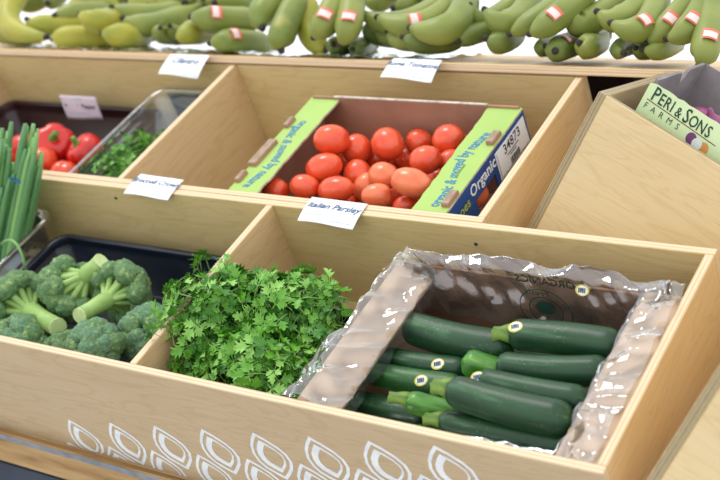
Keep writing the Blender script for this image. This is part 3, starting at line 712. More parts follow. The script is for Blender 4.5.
for r, nm in enumerate(('back third of the carton', 'middle of the carton', 'front third of the carton')):
    for k, i in enumerate(sorted(rows[r], key=lambda j: TOM[j][0][0])): tl[i] = '%s from the left in the %s' % (ORD[k], nm)
rt = random.Random(5)
ORIENT = {12: 0, 5: .15, 2: .35, 0: .2, 3: -.55, 10: 1.2, 1: 1.3}
for i, ((x, s, n), a, b) in enumerate(TOM):
    k = 1 if i in (12, 9, 11, 10, len(TOM) - 1) else rt.choice((0, 0, 2))
    o = ob('roma_tomato', TME[k])
    yaw = ORIENT.get(i, rt.uniform(-.6, .9))
    # long axis lies roughly across the carton
    ax = (BX * math.cos(yaw) + BS * math.sin(yaw) + BN * rt.uniform(-.3, .3)).normalized()
    if rt.random() < .5: ax = -ax
    q = ax.to_track_quat('Z', 'Y'); o.rotation_mode = 'QUATERNION'; o.rotation_quaternion = q; o.location = bw(x, s, n)
    o.scale = (b, b, a)
    tag(o, ('orange-red' if k == 1 else 'red') + ' plum tomato, ' + tl[i], 'tomato', 'plum tomatoes in the printed carton')
    if i == len(TOM) - 1: o['label'] = 'orange-red plum tomato seen through the hand hole in the blue side'
    if i in (2, 9, 11, 13, 14): 
        c = ob('stem_scar', scar_me); c.parent = o; c['label'] = 'pale dry stem scar'

# ------------------------------------------------------------------ zucchini carton, liner and zucchinis
zc = thing('zucchini_carton', bw(.505, .15, FL), 'brown cardboard carton with folded-out flaps holding the zucchinis', 'carton')
zx0, zx1, zs0, zs1, zn = .292, .654, .020, .292, -.006
def zb(name, x0, x1, s0, s1, n0, n1, m, parent=zc): return board(name, parent, bw(x0, s0, n0), BX, BS, BN, x1 - x0, s1 - s0, n1 - n0, m, .0006)
zb('side_wall', zx0, zx0 + .004, zs0, zs1, FL + .001, zn - .004, M_KRAFT)
zb('side_wall', zx1 - .004, zx1, zs0, zs1, FL + .001, zn - .004, M_KRAFT)
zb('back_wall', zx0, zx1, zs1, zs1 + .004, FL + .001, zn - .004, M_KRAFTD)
zb('front_wall', zx0, zx1, zs0 - .004, zs0, FL + .001, zn - .030, M_KRAFT)
zb('carton_floor', zx0 + .004, zx1 - .004, zs0, zs1, FL + .001, FL + .005, M_KRAFT)
def flap(xa, xb, sa, sb, dn, name='flap', z0=zn):
    P = [(xa, sa, z0 + dn), (xb, sa, z0), (xb, sb, z0), (xa, sb, z0 + dn)]
    V = [bw(*q) for q in P] + [bw(x, s, n - .004) for x, s, n in P]
    return mk(name, V, [(0, 1, 2, 3), (7, 6, 5, 4), (0, 4, 5, 1), (1, 5, 6, 2), (2, 6, 7, 3), (3, 7, 4, 0)], M_KRAFT, zc)
flap(.290, .341, .016, .284, .022, z0=-.026); flap(.7005, zx1 - .004, .016, .296, -.002)
# crumpled clear liner: three draped sheets of film in one bag
CR = []
_r = random.Random(11)
for k in range(9):
    th = _r.uniform(0, math.pi); fq = (30, 38, 46, 56, 68, 80, 100, 34, 60)[k]; CR.append((math.cos(th) * fq, math.sin(th) * fq, _r.uniform(0, 2), 1.0 / fq))
def crumple(p, amp):
    """folded-film relief: straight creases in several directions, slightly warped"""
    w = noise.noise_vector(Vector((p.x, p.y, p.z)) * 9) * .018; a, b = p.x + w.x + p.z * .4, p.y + w.y + p.z * .8; h = 0
    for (fx, fy, ph, am) in CR:
        t = (a * fx + b * fy + ph) % 2.0; h += am * (math.sqrt((t - 1.0) ** 2 + .004) - .52) * min(1.0, max(0.0, .45 + 1.1 * noise.noise(Vector((a * 9 + ph * 7, b * 9, ph * 5)))))
    return amp * (h * 62 + .7)
def poly_at(P, t):
    L = [0]
    for a, b in zip(P, P[1:]): L.append(L[-1] + math.dist(a, b))
    d = t * L[-1]
    for i in range(len(P) - 1):
        if d <= L[i + 1] or i == len(P) - 2:
            k = (d - L[i]) / (L[i + 1] - L[i]); return [P[i][j] * (1 - k) + P[i + 1][j] * k for j in range(len(P[0]))]
def drape(prof, f3, n_u, n_v, amp, wob, ks=0.0, kn=1.0):
    """prof(v): polyline of (a, n) across; f3(a, v, n) -> bin coords"""
    V, F = [], []
    for j in range(n_v + 1):
        v = j / n_v; P = prof(v)
        for i in range(n_u + 1):
            a, n = poly_at(P, i / n_u); p = Vector(f3(a, v, n)); c = crumple(p, amp)
            k = Vector((noise.noise(p * 28 + Vector((9, 0, 0))), noise.noise(p * 28 + Vector((0, 9, 0))), 0)) * wob
            V.append(bw(p.x + k.x, p.y + k.y - ks * c, p.z + kn * max(c, -.003)))
    for j in range(n_v):
        for i in range(n_u): a = j * (n_u + 1) + i; F.append((a, a + 1, a + n_u + 2, a + n_u + 1))
    return V, F
def left_prof(v):
    w = .010 * noise.noise(Vector((v * 5, 1, 0))); o = -.022 * max(0, 1 - v * 1.8)
    return [(.272 + w + o, -.040 + w), (.280 + w + o, -.010), (.288, .004), (.294, .004), (.340, -.018), (.346, -.026), (.347 + .006 * noise.noise(Vector((v * 6, 4, 0))), -.046)]
def right_prof(v):
    return [(.640 + .006 * noise.noise(Vector((v * 7, 2, 0))), -.055), (.644, -.020), (.650, zn + .003), (.668, zn + .005), (.699, zn + .005)]
def back_prof(v):
    w = .012 * noise.noise(Vector((v * 6, 8, 0))); h = .016 * noise.noise(Vector((v * 4 + 2, 3, 0)))
    return [(.322 + w, -.050 + w), (.316 + w, -.018), (.304, .012 + h + w), (.290, .006 + h * .6), (.284, -.020), (.279 + .004 * w, -.055), (.276, -.080)]
def front_prof(v): return [(.0165, -.055), (.019, -.034 + .020 * v), (.026, -.031 + .020 * v), (.036, -.044 + .020 * v), (.044, -.065)]
parts = [drape(left_prof, lambda a, v, n: (a, .014 + .285 * v, n), 90, 230, .0056, .0024),
         drape(right_prof, lambda a, v, n: (a, .014 + .296 * v, n), 60, 230, .0048, .0016),
         drape(back_prof, lambda a, v, n: (.300 + .385 * v, a, n), 90, 260, .0050, .0030, 1.0, .35),
         drape(front_prof, lambda a, v, n: (.365 + .285 * v, a, n), 30, 180, .0040, .0020, 0, .7)]
v, f = join(parts); film = mk('plastic_liner', v, f, M_FILM, None, True)
tag(film, 'crumpled clear plastic liner draped over the zucchini carton', 'plastic bag')
# printed ring logo on the rear sheet of the film, seen from behind so mirrored
def bkf(u, v): return bw(u, .2745 - .0012, v)
LC = (.5155, -.0440)
for r in (.038, .0245):
    V, F = [], []
    for k in range(48):
        a = 2 * math.pi * k / 48
        for rr in (r, r - .0016): V.append(bkf(LC[0] + rr * math.cos(a), LC[1] + rr * 1.0 * math.sin(a)))
    for k in range(48): F.append((2 * k, 2 * k + 1, (2 * k + 3) % 96, (2 * k + 2) % 96))
    mk('printed_ring', V, F, M_DKGTX, film)
V = [bkf(LC[0] + .013 * math.cos(a * math.pi / 8) * (1 - .3 * math.sin(a * math.pi / 8)), LC[1] + .006 + .012 * math.sin(a * math.pi / 8)) for a in range(16)]
mk('printed_emblem', V, [tuple(range(16))], M_DKGTX, film)
text_on('lettering', film, M_DKGTX, 'YOURS', .0210, bkf, .02, 0, LC[0] + .022, LC[1] - .030, -.16, mirror=True)
text_on('lettering', film, M_DKGTX, 'Fresh', .0150, bkf, .01, 0, LC[0] - .006, LC[1] + .031, .0, mirror=True)
def bkt(u, v): return bw(u, .2800 - .002 + v * .55, -.001 + v * .9)
text_on('lettering', film, M_DKGTX, 'ORGANICS', .0170, lambda u, v: bw(u, .2815, -.006 + v), .02, 0, .5200, .006, -.02, mirror=True)

def sticker(parent, c, nrm, u, rx, ry):
    """small oval label glued on the skin; c centre, nrm outward, u long axis"""
    u = (u - nrm * u.dot(nrm)).normalized(); w = nrm.cross(u)
    def oval(kx, ky, lift, dx=0): return [c + nrm * (lift - (( (rx * kx * math.cos(a * math.pi / 10) + dx) ** 2 + (ry * ky * math.sin(a * math.pi / 10)) ** 2) * 9)) + u * (rx * kx * math.cos(a * math.pi / 10) + dx) + w * (ry * ky * math.sin(a * math.pi / 10)) for a in range(20)]
    V = oval(1, 1, .0006) + oval(1.0, 1.0, -.0014); F = [tuple(range(20))] + [(i, 20 + i, 20 + (i + 1) % 20, (i + 1) % 20) for i in range(20)]
    o = mk('sticker', V, F, M_STICKY, parent); o['label'] = 'cream and yellow oval produce sticker'
    V = oval(.80, .84, .0010, .0008); V2 = []
    return o, V, (c, nrm, u, w)
def zsticker(parent, c, nrm, u, rx=.0095, ry=.0075):
    s, V, (c, nrm, u, w) = sticker(parent, c, nrm, u, rx, ry)
    me = [(V, [tuple(range(20))])]; 
    a = mk('sticker_print', *join(me), M_STICK, parent); a['label'] = 'cream centre of the sticker'
    bars = []
    for (x0, x1, y0, y1) in ((-.0048, -.0030, -.003, .003), (-.0022, -.0002, -.003, .003), (.0006, .0024, -.003, .003), (.0032, .0046, -.003, .003), (-.0022, .0024, .0006, .0016)):
        bars.append(([c + nrm * .0013 + u * x + w * y for x, y in ((x0, y0), (x1, y0), (x1, y1), (x0, y1))], [(0, 1, 2, 3)]))
    b = mk('sticker_mark', *join(bars), M_INK, parent)

def zucchini(p1, p2, r, m, label, stem=None, stick=None, bow=.0, blunt=1.0, idx=0):
    a, b = bw(*p1), bw(*p2); d = (b - a); Ln = d.length; u = d.normalized(); side = u.cross(BN).normalized()
    e = thing('zucchini', a + d * .5, label, 'zucchini', 'zucchinis in the lined carton')
    n = 22; pts = []; rad = []
    for i in range(n + 1):
        t = i / n; pts.append(Vector((Ln * t, bow * math.sin(math.pi * t), bow * .4 * math.sin(math.pi * t + .5))))
        endL = math.sqrt(max(0, 1 - (max(0, .11 - t) / .11) ** 2)) if t < .11 else 1
        endR = math.sqrt(max(0, 1 - (max(0, t - .87) / .13) ** 2)) if t > .87 else 1
        k = (.90 + .10 * t if stem != 'R' else 1 - .10 * t); 
        lo = .42 if (stem == 'L' and t < .11) else .05; ro = .42 if (stem == 'R' and t > .87) else .05
        rad.append(r * k * (lo + (1 - lo) * endL) * (ro + (1 - ro) * endR))
    V, F = tube(pts, rad, 20, True, lambda th: 1 + .018 * math.cos(5 * th + idx))
    body = mk('body', V, F, m, None, True); body.matrix_basis = frame(a, u, side, u.cross(side)); put(body, e)
    if stem:
        q = pts[0] if stem == 'L' else pts[-1]; sx = -1 if stem == 'L' else 1
        V, F = tube([q + Vector((sx * (-.004), 0, 0)), q + Vector((sx * .004, 0, .0)), q + Vector((sx * .013, .001, .001)), q + Vector((sx * .021, .003, .002)), q + Vector((sx * .022, .003, .002))], [r * .62, r * .52, r * .40, r * .46, r * .30], 10, True, lambda th: 1 + .13 * math.cos(5 * th))
        st = mk('stem', V, F, M_ZSTEM, None, True); st.matrix_basis = frame(a, u, side, u.cross(side)); put(st, e); st['label'] = 'pale green cut stem'
    if stick:
        t, ang = stick; c0 = a + u * (Ln * t) ; i = min(n, int(round(t * n)))
        P = frame(a, u, side, u.cross(side)) @ pts[i]
        cv = (cam.matrix_world.translation - P).normalized(); nr = (BN * math.cos(ang) - BS * math.sin(ang)); nr = (nr - u * nr.dot(u)).normalized()
        zsticker(e, P + nr * (rad[i] * 1.0 + .0003), nr, (u + nr.cross(u) * .35).normalized())
    return e
ZS = [
 ((.330, .212, -.048), (.500, .200, -.050), .0252, M_ZUCD, 'fat dark zucchini at upper left touching the carton flap', None, None, .004),
 ((.499, .205, -.026), (.656, .217, -.030), .0225, M_ZUCD, 'large dark zucchini nearest the rear wall, stem pointing left', 'L', (.09, .3), -.003),
 ((.312, .160, -.062), (.448, .165, -.064), .0175, M_ZUCD, 'dark stickered zucchini second from the rear on the left side', None, (.72, .5), .002),
 ((.452, .153, -.032), (.560, .180, -.090), .0200, M_ZUCL, 'short bright green zucchini whose blunt end shows in the middle', None, None, .0),
 ((.503, .153, -.028), (.650, .176, -.030), .0202, M_ZUCD, 'dark zucchini on the right, second below the rear wall', None, None, .004),
 ((.500, .113, -.016), (.660, .112, -.018), .0188, M_ZUCD, 'slim dark zucchini on the right with a sticker on its left tip', None, (.05, .5), .002),
 ((.480, .080, -.004), (.655, .070, -.008), .0228, M_ZUCD, 'thick dark zucchini lying on top above the frontmost one', 'L', None, .003),
 ((.312, .128, -.060), (.456, .134, -.064), .0185, M_ZUC, 'medium green zucchini with a white sticker left of centre', None, (.62, .55), .002),
 ((.410, .075, -.036), (.535, .100, -.085), .0165, M_ZUCL, 'light green zucchini with yellow-green stem in the lower middle', 'L', None, .0),
 ((.306, .086, -.076), (.428, .088, -.078), .0190, M_ZUCD, 'dark zucchini tucked under the left flap at the lower left', 'L', None, .002),
 ((.468, .059, -.041), (.655, .058, -.040), .0182, M_ZUCD, 'frontmost dark zucchini along the front board, stem pointing left', 'L', None, .002),
 ((.408, .058, -.078), (.560, .062, -.088), .0160, M_ZUCL, 'light green zucchini almost hidden below the frontmost one', None, None, .0),
 ((.360, .235, -.100), (.560, .245, -.102), .0200, M_ZUCD, 'dark zucchini buried at the rear bottom of the carton', None, None, .0),
 ((.480, .140, -.095), (.635, .142, -.098), .0190, M_ZUCD, 'dark zucchini buried under the stack on the right', None, None, .0),
 ((.335, .135, -.115), (.535, .130, -.118), .0190, M_ZUC, 'green zucchini buried at the middle bottom of the carton', None, None, .0),
 ((.345, .060, -.125), (.540, .060, -.125), .0190, M_ZUC, 'green zucchini buried at the front bottom of the carton', None, None, .0),
]
for i, z in enumerate(ZS):
    p1, p2, r, m, lab, stem, stick, bow = z
    # keep every fruit inside the carton walls
    if p1[0] < .304: t = (.304 - p1[0]) / (p2[0] - p1[0]); p1 = tuple(a + (b - a) * t for a, b in zip(p1, p2))
    if p2[0] > .648: p2 = (.648,) + p2[1:]
    zucchini(p1, p2, r, m, lab, stem, stick, bow, idx=i)
# loose sticker on the film
zsticker(film, bw(.5722, .2800, -.0040), (-BS * .8 + BN * .6).normalized(), BX)

# ------------------------------------------------------------------ leaves
def leaflet(tip, wid, fold, curl, rng):
    hp = [(0, 0), (.06, .21), (.27, .36), (.47, .60), (.30, .57), (.22, .60), (.40, .86), (.27, .84), (.16, .78), (.15, .92), (.05, 1.0)]
    V = []; F = []
    def pt(x, y): return Vector((x * wid, y * tip, fold * abs(x) * wid + curl * tip * (y * y) + .04 * tip * math.sin(y * 7 + x * 5)))
    mid = [0, .2, .36, .58, .78, 1.02]; 
    for y in mid: V.append(pt(0, y))
    for sg in (1, -1):
        k = len(V)
        for (x, y) in hp: V.append(pt(sg * x, y))
        # fan strips between midrib and outline
        q = [(0, k + 1, k + 2, 1), (1, k + 2, k + 3, k + 4), (1, k + 4, 2), (2, k + 4, k + 5), (2, k + 5, k + 6, k + 7), (2, k + 7, 3), (3, k + 7, k + 8), (3, k + 8, k + 9, 4), (4, k + 9, k + 10, 5)]
        F += q if sg == 1 else [tuple(reversed(t)) for t in q]
    return V, F
def leaf_geo(rng, size):
    """flat parsley leaf: three toothed leaflets on a thin stalk; base at origin, grows along +Y, face +Z"""
    parts = []
    for ang, k, off in ((0, 1.0, .40), (math.radians(58), .82, .26), (math.radians(-58), .82, .26)):
        V, F = leaflet(size * .72 * k, size * .70 * k, rng.uniform(.15, .6), rng.uniform(-.45, .1), rng)
        c, s = math.cos(ang), math.sin(ang)
        parts.append(([Vector((v.x * c - v.y * s, v.x * s + v.y * c + size * off, v.z)) for v in V], F))
    st = tube([(0, -size * .55, -size * .25), (0, 0, -.02 * size), (0, size * .42, 0)], [size * .030, size * .026, size * .018], 4)
    return parts, st
def leaf_me(name, seed, size, m):
    rng = random.Random(seed); parts, st = leaf_geo(rng, size); V, F = join(parts); nf = len(F); V, F = join([(V, F), st])
    me = bpy.data.meshes.new(name); me.from_pydata([tuple(v) for v in V], [], F); me.materials.append(m); me.materials.append(M_PETI)
    for i, p in enumerate(me.polygons):
        p.material_index = 0 if i < nf else 1; p.use_smooth = True
    return me
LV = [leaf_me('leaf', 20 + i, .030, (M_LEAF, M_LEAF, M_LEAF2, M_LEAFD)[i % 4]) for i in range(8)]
def basis_for(nrm, rng, tilt=.5):
    z = (nrm + Vector((rng.uniform(-1, 1), rng.uniform(-1, 1), rng.uniform(-1, 1))) * tilt).normalized()
    y = Vector((rng.uniform(-1, 1), rng.uniform(-1, 1), rng.uniform(-1, 1))) + nrm * .2; y = (y - z * y.dot(z)).normalized()
    return y.cross(z), y, z
def bunch(name, label, cat, cx, cs, n0, rx, rs, hh, nleaf, nfill, seed, grp, scale=1.0, clip=None):
    rng = random.Random(seed)
    e = thing(name, bw(cx, cs, n0 - .05), label, cat, grp)
    def surf(u, a):        # dome
        x = cx + rx * u * math.cos(a); s = cs + rs * u * math.sin(a); bump = .012 * noise.noise(Vector((x * 22, s * 22, seed)))
        n = n0 + hh * (1 - u ** 2.2) + bump
        nr = Vector((u * math.cos(a) * hh / rx * 1.6, u * math.sin(a) * hh / rs * 1.6, 1)).normalized()
        if clip: x = max(clip[0], min(clip[1], x)); s = max(clip[2], min(clip[3], s))
        return (x, s, n), (BX * nr.x + BS * nr.y + BN * nr.z).normalized()
    for i in range(nleaf):
        u = math.sqrt((i + .5) / nleaf) * 1.0; a = i * 2.39996 + seed
        p, nr = surf(u, a); p = (p[0], p[1], max(p[2], .010) if (seed < 4 and p[0] < .022) else p[2]); X, Y, Zv = basis_for(nr, rng, .55); o = ob('leaf', rng.choice(LV)); k = rng.uniform(.75, 1.2) * scale
        M = frame(bw(*p) + nr * rng.uniform(-.002, .010), X, Y, Zv) @ Matrix.Scale(k, 4); o.matrix_basis = M; put(o, e)
    parts = []; sp = []
    for i in range(nfill):
        u = math.sqrt(rng.random()); a = rng.uniform(0, 6.283); p, nr = surf(u, a); p = (max(p[0], .034) if seed < 4 else p[0], p[1], p[2]); X, Y, Zv = basis_for(nr, rng, .8); k = rng.uniform(.6, 1.1) * scale * .026
        pp, st = leaf_geo(rng, k); M = frame(bw(*p) - nr * rng.uniform(.002, .030), X, Y, Zv)
        for V, F in pp: parts.append(([M @ v for v in V], F))
        sp.append(([M @ v for v in st[0]], st[1]))
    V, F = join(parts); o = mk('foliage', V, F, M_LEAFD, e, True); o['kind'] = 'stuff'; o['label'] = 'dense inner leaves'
    for i in range(46):     # long stalks of the bunch
        a = rng.uniform(0, 6.283); u = rng.uniform(.2, 1); p, nr = surf(u, a); q = (cx + (p[0] - cx) * .35, cs + (p[1] - cs) * .35, n0 - .05)
        A, B = bw(*q), bw(*p); C = (A + B) / 2 + nr * .012; sp.append(tube([bez(A, C, B, t / 5) for t in range(6)], .0011, 4))
    V, F = join(sp); o = mk('stalks', V, F, M_PETI, e, True); o['kind'] = 'stuff'
    return e
CLP = (.022, .29, .022, .255)
bunch('parsley_bunch', 'bushy flat-leaf parsley bunch leaning on the divider beside the broccoli', 'parsley', .052, .150, -.050, .078, .095, .072, 95, 420, 1, 'parsley in the black pan')
bunch('parsley_bunch', 'parsley bunch in the middle of the pan under the parsley card', 'parsley', .148, .182, -.058, .090, .082, .070, 95, 420, 2, 'parsley in the black pan')
bunch('parsley_bunch', 'parsley bunch spilling forward over the front board beside the liner', 'parsley', .160, .086, -.060, .100, .066, .056, 95, 420, 3, 'parsley in the black pan', clip=CLP)
bunch('cilantro_bunch', 'leafy green cilantro bunch in the clear container', 'cilantro', -.450, .520, -.112, .076, .112, .078, 80, 300, 4, 'cilantro in the clear container', .8)

# ------------------------------------------------------------------ broccoli
def floret_me(name, seed, m):
    bm = bmesh.new(); bmesh.ops.create_icosphere(bm, subdivisions=4, radius=1)
    for v in bm.verts:
        n = v.co.normalized(); d, _ = noise.voronoi(n * 3.0 + Vector((seed, 0, 0))); e, _ = noise.voronoi(n * 8.5 + Vector((0, seed, 0)))
        v.co = n * (1 + .20 * (.45 - d[0]) + .09 * (.45 - e[0])); v.co.z *= .82
    me = bpy.data.meshes.new(name); bm.to_mesh(me); bm.free(); me.shade_smooth(); me.materials.append(m); return me
FME = [floret_me('floret', i, (M_BROC, M_BROC, M_BROC2)[i % 3]) for i in range(5)]
def broccoli(head, stem_end, R, label, seed, mset=(0, 1, 3)):
    rng = random.Random(seed); h = bw(*head); se = bw(*stem_end); ax = (h - se).normalized(); L = (h - se).length
    e = thing('broccoli_crown', h, label, 'broccoli', 'broccoli crowns in the black pan')
    x = ax.orthogonal().normalized(); y = ax.cross(x)
    base_ = h - ax * (R * .95)
    V, F = tube([se, se + ax * (L - R) * .5, base_, h - ax * R * .45], [R * .25, R * .24, R * .30, R * .18], 12)
    mk('stalk', V, F, M_BSTALK, e, True)
    V, F = tube([se - ax * .0012, se + ax * .0004], R * .255, 12); c = mk('cut_end', V, F, M_BCUT, e); c['label'] = 'pale cut stalk end'
    n = 24
    for i in range(n):
        zc_ = 1 - (i + .5) / n * 1.02; rr = math.sqrt(max(0, 1 - zc_ * zc_)); a = i * 2.39996 + seed
        d = (x * (rr * math.cos(a)) + y * (rr * math.sin(a)) + ax * (zc_ * .80)).normalized()
        fr = R * rng.uniform(.30, .40); c = h - ax * R * .25 + d * (R * .76)
        o = ob('floret', FME[rng.choice(mset)]); q = d.to_track_quat('Z', 'Y'); o.matrix_basis = Matrix.Translation(c) @ q.to_matrix().to_4x4() @ Matrix.Rotation(rng.uniform(0, 6), 4, 'Z') @ Matrix.Scale(fr, 4); put(o, e)
        V, F = tube([bez(base_, base_.lerp(c, .5) + ax * R * .12, c, t / 4) for t in range(5)], [R * .13, R * .11, R * .10, R * .10, R * .12], 7); mk('branch', V, F, M_BSTALK, e, True)
    return e
broccoli((-.314, .184, -.072), (-.247, .220, -.027), .057, 'large broccoli crown with its thick stalk pointing up to the right', 1)
broccoli((-.213, .208, -.074), (-.203, .108, -.036), .052, 'broccoli crown showing a round cut stalk toward the front', 2)
broccoli((-.405, .142, -.080), (-.262, .100, -.064), .060, 'broccoli crown at the left with its stalk lying to the right', 3)
broccoli((-.330, .066, -.075), (-.345, .084, -.160), .050, 'dome of broccoli cut by the left picture edge', 4, (2, 0, 3))
broccoli((-.240, .070, -.092), (-.250, .085, -.165), .044, 'small low broccoli head between two domes at the front board', 5)
broccoli((-.146, .066, -.050), (-.160, .088, -.150), .048, 'big broccoli dome pressed against the front board', 6, (2, 0, 2))
broccoli((-.106, .138, -.078), (-.116, .146, -.160), .051, 'broccoli dome next to the divider and the parsley', 7, (2, 2, 0))

# ------------------------------------------------------------------ scallions
def scallions(base_w, top_w, n, label, seed, band_t, sp0, sp1):
    rng = random.Random(seed); A, B = Vector(base_w), Vector(top_w)
    e = thing('scallion_bundle', A, label, 'scallions', 'scallion bundles in the clear container')
    for i in range(n):
        a = i * 2.4; u = math.sqrt((i + .5) / n); o0 = Vector((math.cos(a) * u * sp0, math.sin(a) * u * sp0, 0)); o1 = Vector((math.cos(a) * u * sp1, math.sin(a) * u * sp1 * .7, rng.uniform(-.075, .012)))
        P, Q = A + o0, B + o1; C = (P + Q) / 2 + o0 * .3 + Vector((rng.uniform(-.006, .006), rng.uniform(-.006, .006), 0)); pts = [bez(P, C, Q, t / 9) for t in range(10)]
        r = rng.uniform(.0050, .0082)
        V, F = tube(pts, [r * (.8 if t < 2 else 1) * (1 if t < 8 else (.85 if t == 8 else .45)) for t in range(10)], 8); mk('stalk', V, F, rng.choice((M_SCAL, M_SCAL, M_SCALD)), e, True)
    c = A.lerp(B, band_t); R_ = sp0 + (sp1 - sp0) * band_t + .0045
    d = (B - A).normalized(); V, F = tube([c - d * .002, c + d * .002], R_ * 1.04, 20, False); b = mk('rubber_band', V, F, M_BANDB, e, True); b['label'] = 'blue rubber band'
    return e
scallions((-.558, .272, .815), (-.466, .262, 1.086), 20, 'scallion bundle tied high with a blue band, nearest the middle', 1, .68, .017, .020)
scallions((-.600, .250, .800), (-.515, .238, 1.056), 20, 'scallion bundle tied low with a blue band at the left edge', 2, .46, .018, .023)
scallions((-.625, .290, .830), (-.560, .285, 1.085), 14, 'scallion bundle cut off by the left picture edge', 3, .62, .013, .017)
V, F = tube([bez(bw(-.52, .24, -.045), bw(-.455, .245, -.005), bw(-.452, .215, -.075), t / 8) for t in range(9)], [.0026] * 8 + [.0018], 8)
o = mk('loose_scallion_leaf', V, F, M_SCAL, None, True); tag(o, 'pale bent scallion leaf hanging over the clear container edge', 'scallion')

# ------------------------------------------------------------------ red peppers
def pepper(p, r, label, m, rot, lobes=4, seed=0):
    e = thing('red_pepper', bw(*p), label, 'pepper', 'red peppers in the maroon pan')
    V, F = [], []; nr, ns = 16, 32
    for i in range(nr + 1):
        th = math.pi * i / nr; z = -math.cos(th); q = math.sin(th) ** .75
        for k in range(ns):
            a = 2 * math.pi * k / ns; g = 1 - .16 * (1 - abs(math.sin(lobes * a / 2 + seed))) ** 2
            zz = z * .88
            if z > .5: zz -= .30 * (1 - q) ** 1.5
            V.append((r * q * g * math.cos(a), r * q * g * math.sin(a), r * zz))
    for i in range(nr):
        for k in range(ns): F.append((i * ns + k, i * ns + (k + 1) % ns, (i + 1) * ns + (k + 1) % ns, (i + 1) * ns + k))
    M = Matrix.Translation(bw(*p)) @ Matrix.Rotation(rot[2], 4, 'Z') @ Matrix.Rotation(rot[0], 4, 'X') @ Matrix.Rotation(rot[1], 4, 'Y')
    b = mk('body', V, F, m, None, True); b.matrix_basis = M; put(b, e)
    V, F = tube([(0, 0, r * .50), (0, 0, r * .66), (.002, 0, r * .82), (.006, .002, r * 1.05), (.007, .002, r * 1.07)], [r * .36, r * .22, r * .12, r * .14, r * .08], 10, True, lambda th: 1 + .12 * math.cos(5 * th))
    s = mk('stem', V, F, M_PSTEM, None, True); s.matrix_basis = M; put(s, e); s['label'] = 'green stem cap'
pepper((-.735, .585, -.100), .046, 'largest ribbed red pepper at the back of the maroon pan', M_PEP, (.9, .3, .4), 5, .3)
pepper((-.632, .572, -.100), .040, 'red pepper with its green stem turned to the camera', M_PEP, (.75, -.35, .1), 5, .8)
pepper((-.710, .520, -.098), .036, 'smooth orange-red pepper in front of the largest one', M_PEPO, (2.2, .2, .4), 3, .1)
pepper((-.640, .508, -.108), .030, 'small orange-red pepper half hidden behind the board edge', M_PEPO, (2.4, -.4, .8), 3, .5)
pepper((-.800, .560, -.102), .038, 'red pepper peeking out behind the scallion tips', M_PEP, (1.8, .4, 1.4), 4, .2)

# ------------------------------------------------------------------ bananas
BLAB = ['yellowish banana hand curling at the far left end of the shelf', 'yellow-green banana hand with four tips, second along from the left end', 'low yellow-green banana hand resting on the shelf near the left end', 'green banana hand above the low one, left of the Cilantro card', 'small low green banana hand right behind the Cilantro card', 'banana hand pointing left with a red label, above the Cilantro card', 'single low banana with a red label right of the Cilantro card', 'upright hand of three bananas hanging down left of centre', 'pair of blunt bananas with red labels facing the camera', 'two dark banana tips below the labelled pair', 'large curved hand of three green bananas above the Roma Tomatoes card', 'low hand of four dark green bananas touching the Roma Tomatoes card', 'green banana hand pointing left just right of the white gap', 'low green bananas on the shelf below the left-pointing hand', 'two long bananas rising to the right, one with red label', 'low row of three dark-tipped bananas under the long pair', 'curved hand of three bananas with tips facing front, right of centre', 'low dark banana tips left of the onion carton', 'rightmost banana hand with red labels above the onion carton', 'green banana hand in the rear row above the left bunches', 'rear banana hand at the top edge left of the upright hand', 'rear banana hand at the top edge above the Roma Tomatoes card', 'small rear banana hand right of the white gap', 'rear banana hand at the top edge above the onion carton', 'rear banana hand at the top left corner behind the yellowish one']
LABELS = {5: (0,), 6: (0,), 8: (0, 1), 10: (1,), 14: (1,), 15: (1,), 16: (2,), 18: (0, 1, 2)}
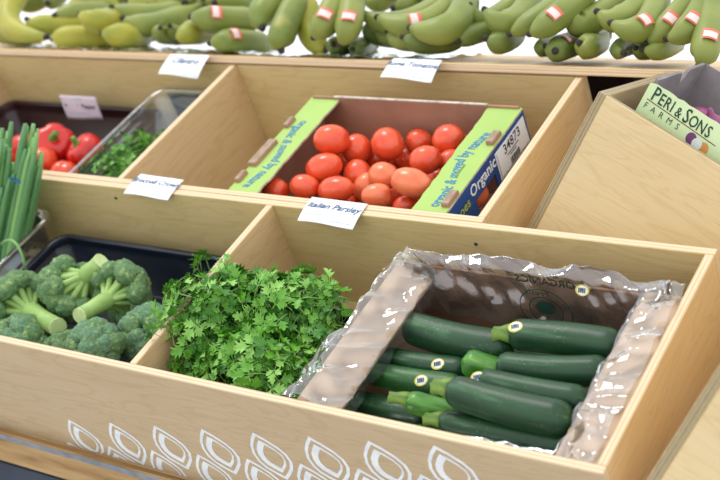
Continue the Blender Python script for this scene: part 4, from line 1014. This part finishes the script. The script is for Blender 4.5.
for bi, (crown, bs) in enumerate(BANANAS):
    cr = Vector(crown); e = thing('banana_hand', cr, BLAB[bi], 'bananas', 'hands of bananas on the top shelf'); rng = random.Random(bi)
    mset = (M_BANY, M_BAN, M_BANY) if bi in (0, 1, 2) else ((M_BAND, M_BAND, M_BAN) if bi in (9, 11, 15, 17, 13, 22) else (M_BAN, M_BAN, M_BANY if bi < 8 else M_BAN))
    V, F = tube([cr + Vector((0, .012, .018)), cr, cr + (Vector(bs[0][1]) - cr) * .10], [.010, .016, .012], 10); mk('crown', V, F, M_BCROWN, e, True)
    for k, (tp, md, r) in enumerate(bs):
        tp, md = Vector(tp), Vector(md); r = max(r * 1.08, .0165); zmin = 1.1985 + r * .9
        md.z = max(md.z, zmin); tp.z = max(tp.z, 1.1985 + r * .55)
        c = md * 2 - (cr + tp) * .5; c.z = max(c.z, 1.1985 + r)
        n = 20; pts = [bez(cr, c, tp, i / n) for i in range(n + 1)]; rad = []
        for i in range(n + 1):
            t = i / n
            if t < .22: q = .36 + .64 * (t / .22) ** 1.6
            elif t < .62: q = 1
            else: q = 1 - .70 * ((t - .62) / .38) ** 2.1
            rad.append(r * q)
        V, F = tube(pts, rad, 15, True, lambda th: 1 + .045 * math.cos(5 * th))
        b = mk('banana', V, F, mset[k % 3], e, True)
        d = (pts[-1] - pts[-3]).normalized(); V, F = tube([tp - d * .001, tp + d * .005, tp + d * .009], [r * .300, r * .25, r * .18], 9); t_ = mk('tip', V, F, M_BTIP, b, True); t_['label'] = 'black dried tip'
        if k in LABELS.get(bi, ()):
            i = 13; P = pts[i]; ax = (pts[i + 1] - pts[i - 1]).normalized(); nr = Vector((.45, -.70, .55)); nr = (nr - ax * nr.dot(ax)).normalized(); w = ax.cross(nr)
            def patch(a0, a1, l0, l1, rr, nm, mm):
                V, F = [], []
                for u in range(7):
                    a = a0 + (a1 - a0) * u / 6
                    for l in (l0, l1): V.append(P + ax * l + (nr * math.cos(a) + w * math.sin(a)) * rr)
                for u in range(6): F.append((2 * u, 2 * u + 1, 2 * u + 3, 2 * u + 2))
                return mk(nm, V, F, mm, b)
            s_ = patch(-.50, .50, -.011, .011, r * 1.06 + .0008, 'sticker', M_BSTK); s_['label'] = 'red and white banana label'
            patch(-.42, .42, -.005, .008, r * 1.06 + .0014, 'sticker', M_BSTKW)
# crumpled pale plastic sheet under the bananas
V, F = [], []; nu, nv = 170, 24
for j in range(nv + 1):
    for i in range(nu + 1):
        x = -1.05 + 1.10 * i / nu; y = .672 + .26 * j / nv; p = Vector((x, y, 0)); d, _ = noise.voronoi(p * 26); 
        V.append((x + .006 * noise.noise(p * 15), y + .010 * noise.noise(p * 11 + Vector((3, 3, 3))), 1.1992 + .008 * max(0, (d[1] - d[0])) + .006 * max(0, noise.noise(p * 9))))
for j in range(nv):
    for i in range(nu): a = j * (nu + 1) + i; F.append((a, a + 1, a + nu + 2, a + nu + 1))
o = mk('plastic_sheet', V, F, M_SHEET); tag(o, 'crumpled pale bluish plastic sheet under the bananas on the shelf', 'plastic sheet')
